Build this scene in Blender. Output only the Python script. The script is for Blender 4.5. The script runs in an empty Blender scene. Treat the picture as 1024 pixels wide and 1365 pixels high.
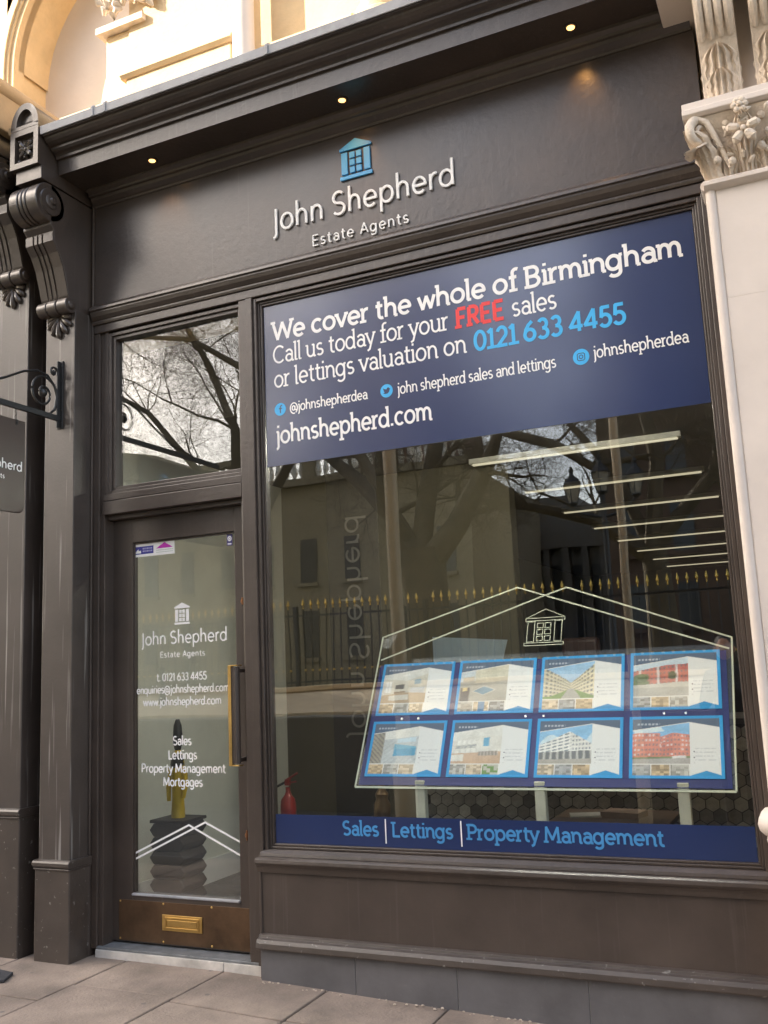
import bpy, bmesh, math, random
from mathutils import Vector, Matrix
R = math.radians
sc = bpy.context.scene
COL = sc.collection

# ---------------------------------------------------------------- camera, sky, sun, exposure
cd = bpy.data.cameras.new('camera'); cam = bpy.data.objects.new('camera', cd); COL.objects.link(cam)
YAW, PITCH, ROLL = 0.42455, 0.16305, -0.04382
fw = Vector((-math.sin(YAW)*math.cos(PITCH), math.cos(YAW)*math.cos(PITCH), math.sin(PITCH)))
rt = Vector((math.cos(YAW), math.sin(YAW), 0)); up = rt.cross(fw)
r2 = rt*math.cos(ROLL)+up*math.sin(ROLL); u2 = up*math.cos(ROLL)-rt*math.sin(ROLL)
m = Matrix((r2, u2, -fw)).transposed().to_4x4(); m.translation = Vector((2.70674, -4.43742, 1.48949))
cam.matrix_world = m
cd.sensor_fit = 'VERTICAL'; cd.sensor_height = 24; cd.lens = 24*1265/1365
cd.clip_start = .05; cd.clip_end = 600
sc.camera = cam
SUN = Vector((-1.5, -1.0, math.tan(R(32))*math.hypot(1.5, 1))).normalized()
w = bpy.data.worlds.new('World'); sc.world = w; w.use_nodes = True
nt = w.node_tree; bg = nt.nodes['Background']
sky = nt.nodes.new('ShaderNodeTexSky'); sky.sky_type = 'NISHITA'; sky.sun_disc = False
sky.sun_elevation = R(32); sky.sun_rotation = math.atan2(SUN.x, SUN.y)
sky.air_density = 1.0; sky.dust_density = 3.0; sky.ozone_density = .7
tcw = nt.nodes.new('ShaderNodeTexCoord'); cn = nt.nodes.new('ShaderNodeTexNoise'); cn.inputs['Scale'].default_value = 1.5; cn.inputs['Detail'].default_value = 3; cn.inputs['Roughness'].default_value = .58
nt.links.new(tcw.outputs['Generated'], cn.inputs['Vector'])
cr = nt.nodes.new('ShaderNodeMapRange'); cr.inputs['From Min'].default_value = .30; cr.inputs['From Max'].default_value = .58; cr.inputs['To Max'].default_value = .22; nt.links.new(cn.outputs['Fac'], cr.inputs[0])
cm = nt.nodes.new('ShaderNodeMix'); cm.data_type = 'RGBA'; nt.links.new(cr.outputs[0], cm.inputs['Factor']); nt.links.new(sky.outputs[0], cm.inputs['A']); cm.inputs['B'].default_value = (13.5,13.5,13.7,1)   # broken white cloud
nt.links.new(cm.outputs['Result'], bg.inputs[0]); bg.inputs[1].default_value = .15
sl = bpy.data.lights.new('sun', 'SUN'); sl.energy = 4.2; sl.angle = R(.5); sl.color = (1, .93, .82)
so = bpy.data.objects.new('sun', sl); COL.objects.link(so); so.rotation_euler = SUN.to_track_quat('Z', 'Y').to_euler()
sc.view_settings.view_transform = 'Standard'; sc.view_settings.look = 'None'
sc.view_settings.gamma = 1; sc.view_settings.exposure = 1.8

# ---------------------------------------------------------------- helpers
def srgb(r, g, b):
    f = lambda c: (c/255/12.92 if c/255 < .04045 else ((c/255+.055)/1.055)**2.4)
    return (f(r), f(g), f(b))
ROOT = {}
def tag(o, label=None, cat=None, group=None, kind=None):
    if label: o['label'] = label
    if cat: o['category'] = cat
    if group: o['group'] = group
    if kind: o['kind'] = kind
    return o
def thing(name, label, cat, loc, group=None, kind=None):
    o = bpy.data.objects.new(name, None); COL.objects.link(o); o.location = loc; o.empty_display_size = .1
    ROOT[o.name] = Vector(loc); return tag(o, label, cat, group, kind)
def link(name, me, mat, parent, loc):
    o = bpy.data.objects.new(name, me); COL.objects.link(o)
    if mat is not None and not me.materials: me.materials.append(mat)
    if parent is not None: o.parent = parent
    ROOT[o.name] = Vector(loc)
    return o
class MB:
    def __init__(s): s.v = []; s.f = []; s.c = []
    def add(s, vs, fs):
        b = len(s.v); s.v += [tuple(q) for q in vs]; s.f += [tuple(i+b for i in f) for f in fs]; return s
    def box(s, x0, x1, y0, y1, z0, z1):
        return s.add([(x0,y0,z0),(x1,y0,z0),(x1,y1,z0),(x0,y1,z0),(x0,y0,z1),(x1,y0,z1),(x1,y1,z1),(x0,y1,z1)],
              [(3,2,1,0),(4,5,6,7),(0,1,5,4),(1,2,6,5),(2,3,7,6),(3,0,4,7)])
    def prism(s, pts, a0, a1, axis='x'):
        n = len(pts)
        mk = {'x': lambda p, a: (a, p[0], p[1]), 'y': lambda p, a: (p[0], a, p[1]), 'z': lambda p, a: (p[0], p[1], a)}[axis]
        vs = [mk(p, a0) for p in pts]+[mk(p, a1) for p in pts]
        fs = [(i, (i+1) % n, (i+1) % n+n, i+n) for i in range(n)]+[tuple(range(n))[::-1], tuple(range(n, 2*n))]
        return s.add(vs, fs)
    def tube(s, path, r, n=8, cap=True, closed=False):
        path = [Vector(p) for p in path]; L = len(path)
        rad = r if isinstance(r, (list, tuple)) else [r]*L
        vs = []; ref = None
        for i, p in enumerate(path):
            if closed: d = path[(i+1) % L]-path[i-1]
            else: d = path[min(i+1, L-1)]-path[max(i-1, 0)]
            d.normalize()
            if ref is None: ref = Vector((0,0,1)) if abs(d.z) < .9 else Vector((1,0,0))
            a = d.cross(ref)
            if a.length < 1e-4: a = d.cross(Vector((0,1,.3)))
            a.normalize(); b = d.cross(a); ref = -b if False else ref
            for k in range(n):
                t = 2*math.pi*k/n; vs.append(p+(a*math.cos(t)+b*math.sin(t))*rad[i])
        fs = []
        for i in range(L if closed else L-1):
            j = (i+1) % L
            for k in range(n): fs.append((i*n+k, i*n+(k+1) % n, j*n+(k+1) % n, j*n+k))
        if cap and not closed: fs += [tuple(range(n))[::-1], tuple(range((L-1)*n, L*n))]
        return s.add(vs, fs)
    def lathe(s, prof, c, n=16, axis='z'):
        vs = []
        for (r, h) in prof:
            for k in range(n):
                t = 2*math.pi*k/n; a, b = r*math.cos(t), r*math.sin(t)
                vs.append({'z': (c[0]+a, c[1]+b, c[2]+h), 'y': (c[0]+a, c[1]+h, c[2]+b), 'x': (c[0]+h, c[1]+a, c[2]+b)}[axis])
        L = len(prof)
        fs = [(i*n+k, i*n+(k+1) % n, (i+1)*n+(k+1) % n, (i+1)*n+k) for i in range(L-1) for k in range(n)]
        fs += [tuple(range(n))[::-1], tuple(range((L-1)*n, L*n))]
        return s.add(vs, fs)
    def ball(s, c, rx, ry, rz, n=12, mm=8):
        pr = []; vs = []; fs = []
        for i in range(1, mm):
            t = math.pi*i/mm
            for k in range(n):
                a = 2*math.pi*k/n; vs.append((c[0]+rx*math.sin(t)*math.cos(a), c[1]+ry*math.sin(t)*math.sin(a), c[2]-rz*math.cos(t)))
        fs = [(i*n+k, i*n+(k+1) % n, (i+1)*n+(k+1) % n, (i+1)*n+k) for i in range(mm-2) for k in range(n)]
        fs += [tuple(range(n))[::-1], tuple(range((mm-2)*n, (mm-1)*n))]
        return s.add(vs, fs)
    def grid(s, fn, nu, nv):
        vs = [fn(i/nu, j/nv) for j in range(nv+1) for i in range(nu+1)]
        return s.add(vs, [(j*(nu+1)+i, j*(nu+1)+i+1, (j+1)*(nu+1)+i+1, (j+1)*(nu+1)+i) for j in range(nv) for i in range(nu)])
    def build(s, name, mat, parent=None, smooth=False, bev=0, cols=None, loc=None, fixn=True):
        if parent is not None: base = ROOT[parent.name]
        elif loc is not None: base = Vector(loc)
        else:
            xs = [q[0] for q in s.v]; ys = [q[1] for q in s.v]; zs = [q[2] for q in s.v]
            base = Vector(((min(xs)+max(xs))/2, (min(ys)+max(ys))/2, min(zs)))
        me = bpy.data.meshes.new(name); me.from_pydata([Vector(q)-base for q in s.v], [], s.f)
        if fixn:
            bm = bmesh.new(); bm.from_mesh(me); bmesh.ops.recalc_face_normals(bm, faces=bm.faces); bm.to_mesh(me); bm.free()
        if smooth:
            me.polygons.foreach_set('use_smooth', [True]*len(me.polygons))
            try: me.set_sharp_from_angle(angle=R(40))
            except Exception: pass
        if cols is not None:
            at = me.attributes.new('Col', 'FLOAT_COLOR', 'FACE')
            at.data.foreach_set('color', [x for c in cols for x in (c[0], c[1], c[2], 1.0)])
        o = link(name, me, mat, parent, base)
        if parent is None: o.location = base
        if bev:
            md = o.modifiers.new('bevel', 'BEVEL'); md.width = bev; md.segments = 2; md.limit_method = 'ANGLE'; md.angle_limit = R(40)
        return o
def copy_part(o, parent, loc=(0,0,0), rot=None, scale=None, name=None):
    c = o.copy(); COL.objects.link(c)
    if name: c.name = name
    c.parent = parent; c.location = loc
    if rot: c.rotation_euler = rot
    if scale: c.scale = scale
    ROOT[c.name] = ROOT.get(o.name, Vector((0,0,0)))
    return c
def arcp(cx, cy, rx, ry, a0, a1, n=None):
    n = n or max(4, int(abs(a1-a0)/15))
    return [(cx+rx*math.cos(R(a0+(a1-a0)*i/n)), cy+ry*math.sin(R(a0+(a1-a0)*i/n))) for i in range(n+1)]

# ---------------------------------------------------------------- materials
MATS = {}
def mat(name, col, rough=.5, metal=0., var=.12, scale=6., bump=0., bscale=60., emit=None, streak=0., spec=.5, coat=0., spots=0., crough=.08, gum=False, cior=1.5):
    if name in MATS: return MATS[name]
    mt = bpy.data.materials.new(name); mt.use_nodes = True; t = mt.node_tree; b = t.nodes['Principled BSDF']
    N = t.nodes.new; Lk = t.links.new
    b.inputs['Roughness'].default_value = rough; b.inputs['Metallic'].default_value = metal
    b.inputs['Specular IOR Level'].default_value = spec
    if coat: b.inputs['Coat Weight'].default_value = coat; b.inputs['Coat Roughness'].default_value = crough; b.inputs['Coat IOR'].default_value = cior
    tc = N('ShaderNodeTexCoord')
    cur = None
    if var:
        no = N('ShaderNodeTexNoise'); no.inputs['Scale'].default_value = scale; no.inputs['Detail'].default_value = 6; no.inputs['Roughness'].default_value = .6
        Lk(tc.outputs['Object'], no.inputs['Vector'])
        rp = N('ShaderNodeValToRGB'); rp.color_ramp.elements[0].position = .3; rp.color_ramp.elements[1].position = .72
        rp.color_ramp.elements[0].color = tuple(c*(1-var) for c in col)+(1,); rp.color_ramp.elements[1].color = tuple(min(1, c*(1+var)) for c in col)+(1,)
        Lk(no.outputs['Fac'], rp.inputs[0]); cur = rp.outputs[0]
        mr = N('ShaderNodeMapRange'); mr.inputs['To Min'].default_value = max(.02, rough-.12); mr.inputs['To Max'].default_value = min(1, rough+.12)
        Lk(no.outputs['Fac'], mr.inputs[0]); Lk(mr.outputs[0], b.inputs['Roughness'])
    if streak or spots:
        if streak:
            mp = N('ShaderNodeMapping'); mp.inputs['Scale'].default_value = (34, 34, .9); Lk(tc.outputs['Object'], mp.inputs[0])
            n2 = N('ShaderNodeTexNoise'); n2.inputs['Scale'].default_value = 1.3; n2.inputs['Detail'].default_value = 5; Lk(mp.outputs[0], n2.inputs['Vector'])
            lo, hi, amt = .6, .74, streak
        else:
            n2 = N('ShaderNodeTexNoise'); n2.inputs['Scale'].default_value = 38; n2.inputs['Detail'].default_value = 4; Lk(tc.outputs['Object'], n2.inputs['Vector'])
            lo, hi, amt = .66, .74, spots
        r2_ = N('ShaderNodeMapRange'); r2_.inputs['From Min'].default_value = lo; r2_.inputs['From Max'].default_value = hi; r2_.inputs['To Max'].default_value = amt
        Lk(n2.outputs['Fac'], r2_.inputs[0])
        mx = N('ShaderNodeMix'); mx.data_type = 'RGBA'; Lk(r2_.outputs[0], mx.inputs['Factor']); Lk(cur, mx.inputs['A']); mx.inputs['B'].default_value = (.42, .40, .37, 1)
        cur = mx.outputs['Result']
    if gum:   # trodden gum spots and fine dark grit
        vr = N('ShaderNodeTexVoronoi'); vr.inputs['Scale'].default_value = 5.; Lk(tc.outputs['Object'], vr.inputs['Vector'])
        g1 = N('ShaderNodeMapRange'); g1.inputs['From Min'].default_value = .05; g1.inputs['From Max'].default_value = .075; g1.inputs['To Min'].default_value = .75; g1.inputs['To Max'].default_value = 0.; Lk(vr.outputs['Distance'], g1.inputs[0])
        m1 = N('ShaderNodeMix'); m1.data_type = 'RGBA'; Lk(g1.outputs[0], m1.inputs['Factor']); Lk(cur, m1.inputs['A']); m1.inputs['B'].default_value = (.12,.105,.095,1); cur = m1.outputs['Result']
        n4 = N('ShaderNodeTexNoise'); n4.inputs['Scale'].default_value = 120; n4.inputs['Detail'].default_value = 3; Lk(tc.outputs['Object'], n4.inputs['Vector'])
        g2 = N('ShaderNodeMapRange'); g2.inputs['From Min'].default_value = .55; g2.inputs['From Max'].default_value = .8; g2.inputs['To Max'].default_value = .5; Lk(n4.outputs['Fac'], g2.inputs[0])
        m2 = N('ShaderNodeMix'); m2.data_type = 'RGBA'; Lk(g2.outputs[0], m2.inputs['Factor']); Lk(cur, m2.inputs['A']); m2.inputs['B'].default_value = (.13,.11,.10,1); cur = m2.outputs['Result']
    if cur is not None: Lk(cur, b.inputs['Base Color'])
    else: b.inputs['Base Color'].default_value = tuple(col)+(1,)
    if bump:
        n3 = N('ShaderNodeTexNoise'); n3.inputs['Scale'].default_value = bscale; n3.inputs['Detail'].default_value = 5; Lk(tc.outputs['Object'], n3.inputs['Vector'])
        bp = N('ShaderNodeBump'); bp.inputs['Strength'].default_value = bump; bp.inputs['Distance'].default_value = .01
        Lk(n3.outputs['Fac'], bp.inputs['Height']); Lk(bp.outputs[0], b.inputs['Normal'])
    if emit: b.inputs['Emission Color'].default_value = tuple(emit[:3])+(1,); b.inputs['Emission Strength'].default_value = emit[3]
    MATS[name] = mt; return mt
def glassmat(name, f0=.08, tint=(.93,.95,.93), rough=0.):
    mt = bpy.data.materials.new(name); mt.use_nodes = True; t = mt.node_tree; t.nodes.clear(); N = t.nodes.new; Lk = t.links.new
    out = N('ShaderNodeOutputMaterial'); mx = N('ShaderNodeMixShader'); tr = N('ShaderNodeBsdfTransparent'); gl = N('ShaderNodeBsdfGlossy')
    tr.inputs[0].default_value = tint+(1,); gl.inputs['Roughness'].default_value = rough
    ge = N('ShaderNodeNewGeometry'); dt = N('ShaderNodeVectorMath'); dt.operation = 'DOT_PRODUCT'
    Lk(ge.outputs['Normal'], dt.inputs[0]); Lk(ge.outputs['Incoming'], dt.inputs[1])
    def M(op, a, b=None):
        q = N('ShaderNodeMath'); q.operation = op
        for i, z in enumerate((a, b)):
            if z is None: continue
            if isinstance(z, (int, float)): q.inputs[i].default_value = z
            else: Lk(z, q.inputs[i])
        return q.outputs[0]
    c = M('SUBTRACT', 1., M('ABSOLUTE', dt.outputs['Value'])); c = M('POWER', c, 5.); c = M('ADD', M('MULTIPLY', c, 1-f0), f0)
    # slight waviness of float glass
    no = N('ShaderNodeTexNoise'); tc = N('ShaderNodeTexCoord'); no.inputs['Scale'].default_value = 1.6; no.inputs['Detail'].default_value = 1; Lk(tc.outputs['Object'], no.inputs['Vector'])
    bp = N('ShaderNodeBump'); bp.inputs['Strength'].default_value = .05; bp.inputs['Distance'].default_value = .02; Lk(no.outputs['Fac'], bp.inputs['Height']); Lk(bp.outputs[0], gl.inputs['Normal'])
    Lk(c, mx.inputs[0]); Lk(tr.outputs[0], mx.inputs[1]); Lk(gl.outputs[0], mx.inputs[2]); Lk(mx.outputs[0], out.inputs[0])
    return mt
def attrmat(name, rough=.5, em=0.):
    mt = bpy.data.materials.new(name); mt.use_nodes = True; t = mt.node_tree; b = t.nodes['Principled BSDF']
    a = t.nodes.new('ShaderNodeAttribute'); a.attribute_name = 'Col'; t.links.new(a.outputs['Color'], b.inputs['Base Color']); b.inputs['Roughness'].default_value = rough
    if em: t.links.new(a.outputs['Color'], b.inputs['Emission Color']); b.inputs['Emission Strength'].default_value = em
    return mt
PAINT = mat('brown_paint', (.052,.038,.030), .4, var=.3, scale=2.2, bump=.2, bscale=34, coat=.5, crough=.25, streak=.05)
PAINT_W = mat('weathered_brown_paint', (.052,.040,.033), .45, var=.25, scale=3, bump=.10, bscale=60, streak=.6, coat=.6, crough=.25)
PAINT_C = mat('chipped_brown_paint', (.052,.039,.031), .42, var=.25, scale=5, bump=.12, bscale=60, spots=.5, coat=.5, crough=.28)
STONE = mat('cream_stone', (.66,.48,.27), .8, var=.14, scale=4, bump=.25, bscale=45)
STONEP = mat('painted_pale_stone', (.66,.58,.51), .6, var=.06, scale=3, bump=.10, bscale=30)
CARVE = mat('carved_stone', (.66,.56,.45), .75, var=.2, scale=14, bump=.45, bscale=90)
WHITEP = mat('white_wall_paint', (.74,.73,.70), .7, var=.06)
LEAD = mat('lead_sheet', (.33,.33,.34), .55, var=.2, scale=9, bump=.15, bscale=30)
SLATE = mat('slate_tile', (.105,.10,.102), .45, var=.2, scale=5, bump=.12, bscale=40, spots=.06)
PAVE = mat('paving_slab', (.24,.186,.145), .85, var=.42, scale=2.6, bump=.5, bscale=70, gum=True)
GROUT = mat('dark_joint', (.07,.06,.05), .95, var=.2)
BRASS = mat('brass', (.60,.40,.14), .38, 1., var=.15, scale=12)
BRONZE = mat('tarnished_bronze_plate', (.11,.065,.035), .42, .55, var=.4, scale=7, bump=.12, bscale=30)
STEPW = mat('white_stone_edge', (.52,.48,.43), .7, var=.3, scale=8, bump=.2)
STEPT = mat('worn_grey_tread', (.16,.165,.165), .6, var=.3, scale=14, bump=.3)
LETW = mat('white_letter', (.85,.84,.82), .4, var=.03)
BLUEL = mat('sky_blue_letter', (.07,.36,.70), .4, var=.03)
CYANV = mat('cyan_vinyl', (.05,.43,.80), .4, var=.02)
REDV = mat('red_vinyl', (.80,.05,.05), .4, var=.02)
NAVY = mat('navy_vinyl', (.002,.017,.09), .35, var=.05, scale=2, coat=1., crough=.16, cior=1.75)
NAVYB = mat('navy_board', (.016,.028,.20), .35, var=.05, scale=2)
BLACKI = mat('black_iron', (.02,.02,.02), .4, var=.2, coat=.1)
ACRY = glassmat('acrylic', .04, (.97,.98,.98))
EDGE = mat('acrylic_edge', (.72,.76,.62), .3, var=.05)
GLASS = glassmat('window_glass', .12, (.95,.965,.94))
PRINT = attrmat('print'); PRINTL = attrmat('backlit_print', .4, .06)
# ---------------------------------------------------------------- stroke lettering
def EL(cx, cy, rx, ry): return arcp(cx, cy, rx, ry, 0, 360, 24)
def sh(x0, rx, top): return [(x0, .28)]+arcp(x0+rx, .28, rx, top-.28, 180, 0, 10)+[(x0+2*rx, .04)]
SL = [(.02,.46),(.09,.46)]; SA = [(.02,.70),(.09,.70)]
G = {
'a': (.47, [arcp(.23,.31,.16,.15,150,0)+[(.39,.04)], EL(.235,.165,.155,.125)], [[(.39,.04),(.46,.04)]]),
'b': (.53, [[(.09,.74),(.09,.04)], EL(.28,.25,.19,.21)], [SA]),
'c': (.46, [arcp(.26,.25,.19,.21,45,315)], []),
'd': (.52, [[(.42,.74),(.42,.04)], EL(.23,.25,.19,.21)], [[(.35,.70),(.42,.70)],[(.42,.04),(.48,.04)]]),
'e': (.50, [[(.07,.25),(.44,.25)]+arcp(.255,.25,.19,.21,5,315)], []),
'f': (.31, [arcp(.28,.60,.12,.11,60,180)+[(.16,.04)], [(.04,.46),(.29,.46)]], [[(.08,.04),(.25,.04)]]),
'g': (.52, [EL(.23,.25,.19,.21), [(.42,.46),(.42,-.04)]+arcp(.25,-.04,.17,.13,0,-150)], [[(.42,.46),(.48,.46)]]),
'h': (.51, [[(.09,.74),(.09,.04)], sh(.09,.16,.46)], [SA,[(.41,.04),(.48,.04)]]),
'i': (.20, [[(.10,.46),(.10,.04)], [(.10,.61),(.10,.69)]], [[(.03,.46),(.10,.46)],[(.04,.04),(.17,.04)]]),
'j': (.21, [[(.12,.46),(.12,-.06)]+arcp(.02,-.06,.10,.11,0,-90), [(.12,.61),(.12,.69)]], [[(.05,.46),(.12,.46)]]),
'l': (.20, [[(.09,.74),(.09,.04)]], [SA,[(.09,.04),(.17,.04)]]),
'm': (.75, [[(.09,.46),(.09,.04)], sh(.09,.14,.46), sh(.37,.14,.46)], [SL,[(.65,.04),(.72,.04)]]),
'n': (.51, [[(.09,.46),(.09,.04)], sh(.09,.16,.46)], [SL,[(.41,.04),(.48,.04)]]),
'o': (.52, [EL(.26,.25,.20,.21)], []),
'p': (.53, [[(.09,.46),(.09,-.2)], EL(.28,.25,.19,.21)], [SL,[(.02,-.17),(.16,-.17)]]),
'q': (.52, [[(.42,.46),(.42,-.2)], EL(.23,.25,.19,.21)], []),
'r': (.33, [[(.09,.46),(.09,.04)], [(.09,.26)]+arcp(.25,.28,.16,.18,180,75)], [SL,[(.02,.04),(.17,.04)]]),
's': (.41, [arcp(.205,.355,.13,.105,40,270)+arcp(.205,.145,.14,.105,90,-145)[1:]], []),
't': (.32, [[(.14,.62),(.14,.16)]+arcp(.25,.16,.11,.12,180,295), [(.03,.46),(.28,.46)]], []),
'u': (.51, [[(.09,.46),(.09,.2)]+arcp(.25,.2,.16,.16,180,360), [(.41,.46),(.41,.04)]], [SL,[(.34,.46),(.41,.46)],[(.41,.04),(.48,.04)]]),
'v': (.44, [[(.04,.46),(.22,.04),(.40,.46)]], [[(-.01,.46),(.09,.46)],[(.36,.46),(.45,.46)]]),
'w': (.64, [[(.04,.46),(.18,.04),(.32,.44),(.46,.04),(.60,.46)]], []),
'y': (.44, [[(.04,.46),(.22,.06)], [(.40,.46),(.17,-.12),(.07,-.17)]], [[(-.01,.46),(.09,.46)],[(.36,.46),(.45,.46)]]),
'@': (.80, [arcp(.40,.25,.34,.36,-60,285,30), EL(.37,.26,.13,.15), [(.51,.40),(.51,.16)]+arcp(.60,.18,.09,.06,200,330)], []),
'.': (.19, [[(.09,.03),(.09,.11)]], []), ' ': (.22, [], []),
'W': (.84, [[(.04,.66),(.22,.05),(.42,.62),(.62,.05),(.80,.66)]], [[(-.02,.66),(.10,.66)],[(.74,.66),(.86,.66)]]),
'C': (.62, [arcp(.35,.35,.29,.31,45,315)], []),
'F': (.49, [[(.1,.66),(.1,.04)],[(.1,.66),(.45,.66)],[(.1,.36),(.39,.36)]], [[(.02,.04),(.2,.04)]]),
'R': (.54, [[(.1,.66),(.1,.04)],[(.1,.66),(.27,.66)]+arcp(.27,.5,.17,.16,90,-90)+[(.1,.34)],[(.26,.34),(.47,.04)]], [[(.02,.04),(.18,.04)]]),
'E': (.52, [[(.1,.66),(.1,.04)],[(.1,.66),(.46,.66)],[(.1,.36),(.41,.36)],[(.1,.04),(.46,.04)]], []),
'B': (.57, [[(.1,.66),(.1,.04)],[(.1,.66),(.28,.66)]+arcp(.28,.51,.16,.15,90,-90)+[(.1,.36)],[(.28,.36)]+arcp(.28,.2,.19,.16,90,-90)+[(.1,.04)]], [[(.02,.66),(.1,.66)],[(.02,.04),(.1,.04)]]),
'S': (.51, [arcp(.25,.505,.18,.155,40,270)+arcp(.25,.195,.19,.155,90,-145)[1:]], []),
'L': (.46, [[(.1,.66),(.1,.04),(.44,.04)]], [[(.02,.66),(.18,.66)]]),
'P': (.52, [[(.1,.66),(.1,.04)],[(.1,.66),(.28,.66)]+arcp(.28,.49,.18,.17,90,-90)+[(.1,.32)]], [[(.02,.66),(.1,.66)],[(.02,.04),(.2,.04)]]),
'M': (.78, [[(.09,.04),(.13,.66),(.39,.14),(.65,.66),(.69,.04)]], [[(.02,.04),(.16,.04)],[(.62,.04),(.76,.04)]]),
'J': (.26, [[(.15,.66),(.15,-.03)]+arcp(.03,-.03,.12,.14,0,-80)], []),
'A': (.60, [[(.04,.04),(.30,.66),(.56,.04)],[(.13,.24),(.47,.24)]], []),
'0': (.54, [EL(.27,.35,.20,.31)], []),
'1': (.36, [[(.05,.55),(.20,.66),(.20,.04)]], [[(.07,.04),(.33,.04)]]),
'2': (.50, [arcp(.25,.47,.17,.19,165,-38)+[(.07,.04),(.45,.04)]], []),
'3': (.50, [arcp(.24,.51,.15,.15,150,-90)[:-1]+[(.25,.36)]+arcp(.24,.20,.18,.16,85,-150)], []),
'4': (.55, [[(.38,.04),(.38,.66),(.05,.20),(.51,.20)]], []),
'5': (.50, [[(.42,.66),(.14,.66),(.11,.36)]+arcp(.24,.23,.19,.19,118,-150)], []),
'6': (.53, [EL(.26,.22,.19,.18), [(.37,.66),(.22,.55),(.12,.40),(.07,.24)]], []),
}
def stroke(mb, pts, t, y0, y1, ins=False):
    """one pen stroke in the x-z plane, from depth y0 (front) to y1 (back)"""
    P = [Vector(q) for q in pts]; q = [P[0]]
    for a in P[1:]:
        if (a-q[-1]).length > 1e-5: q.append(a)
    P = q; n = len(P)
    if n < 2: return
    closed = (P[0]-P[-1]).length < 1e-4
    if closed: P = P[:-1]; n -= 1
    else:   # sharp corners: draw the arms as separate strokes that run a little past the corner
        for i in range(1, n-1):
            a, b = (P[i]-P[i-1]).normalized(), (P[i+1]-P[i]).normalized()
            if a.dot(b) < .35:
                e = t*.22
                stroke(mb, list(P[:i])+[P[i]+a*e], t, y0, y1); stroke(mb, [P[i]-b*e]+list(P[i+1:]), t, y0-.00005, y1); return
    Lf, Rt = [], []
    for i in range(n):
        a = P[i]-P[i-1] if (i or closed) else P[1]-P[0]
        b = P[(i+1) % n]-P[i] if (i < n-1 or closed) else P[i]-P[i-1]
        a.normalize(); b.normalize()
        na, nb = Vector((-a.y, a.x)), Vector((-b.y, b.x)); mt_ = na+nb
        if mt_.length < .2: mt_ = na
        mt_.normalize(); k = min(1.6, 1/max(.3, mt_.dot(na)))
        Lf.append(P[i]+mt_*t/2*k); Rt.append(P[i]-mt_*t/2*k)
    vs = []
    for i in range(n):
        yf = y0-1.6e-5*(i % 5)
        vs += [(Lf[i].x, yf, Lf[i].y), (Rt[i].x, yf, Rt[i].y), (Lf[i].x, y1, Lf[i].y), (Rt[i].x, y1, Rt[i].y)]
    fs = []
    for i in range(n if closed else n-1):
        a, b = 4*i, 4*((i+1) % n)
        fs += [(a, a+1, b+1, b)]
        if y1 != y0: fs += [(a+2, b+2, b+3, a+3), (a, b, b+2, a+2), (a+1, a+3, b+3, b+1)]
    if not closed and y1 != y0: fs += [(0, 2, 3, 1), (4*n-4, 4*n-3, 4*n-1, 4*n-2)]
    mb.add(vs, fs)
def textlines(s, space=0.):
    x = 0; out = []
    for ch in s:
        g = G[ch]; out.append((ch, x)); x += g[0]+space
    return out, x-space
def text(s, x0, x1, z, cap, t, y, depth=.0006, serif=False, space=0., each=False):
    """letters of string s between x0 and x1 on baseline z, capitals `cap` high; front at depth y"""
    lay, W = textlines(s, space); kx = (x1-x0)/W; kz = cap/.70
    mbs = []; mb = MB(); cnt = 0
    for ch, gx in lay:
        if each: mb = MB()
        ss = list(G[ch][1]); nb = len(ss)
        if serif: ss += [[((a[0]+b[0])/2+(a[0]-b[0])*.8, a[1]), ((a[0]+b[0])/2+(b[0]-a[0])*.8, b[1])] for a, b in G[ch][2]]
        for iq, q in enumerate(ss):
            pts = [(x0+(gx+a)*kx, z+(b-0.0)*kz) for a, b in q]
            stroke(mb, pts, t if iq < nb else t*.85, y-.00012*(cnt % 9), y+depth); cnt += 1
        if each and ss: mbs.append(mb)
    return mbs if each else mb
def logo(mb, x0, x1, z0, z1, y, depth=.0006):
    """portico house emblem: pediment, two columns, six panes and a base"""
    W = x1-x0; H = z1-z0; e = .74
    X = lambda a: x0+W*a
    Z = lambda b: z0+H*b
    mb.prism([(X(0), Z(e)), (X(1), Z(e)), (X(1), Z(e+.06)), (X(.5), Z(1)), (X(0), Z(e+.06))], y, y+depth, 'y')
    for a in (.05, .76): mb.box(X(a), X(a+.19), y, y+depth, Z(.13), Z(e-.05))
    mb.box(X(0), X(1), y, y+depth, Z(0), Z(.09))
    for i in range(2):
        for j in range(3):
            mb.box(X(.31+i*.21), X(.31+i*.21+.16), y, y+depth, Z(.14+j*.19), Z(.14+j*.19+.15))
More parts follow.
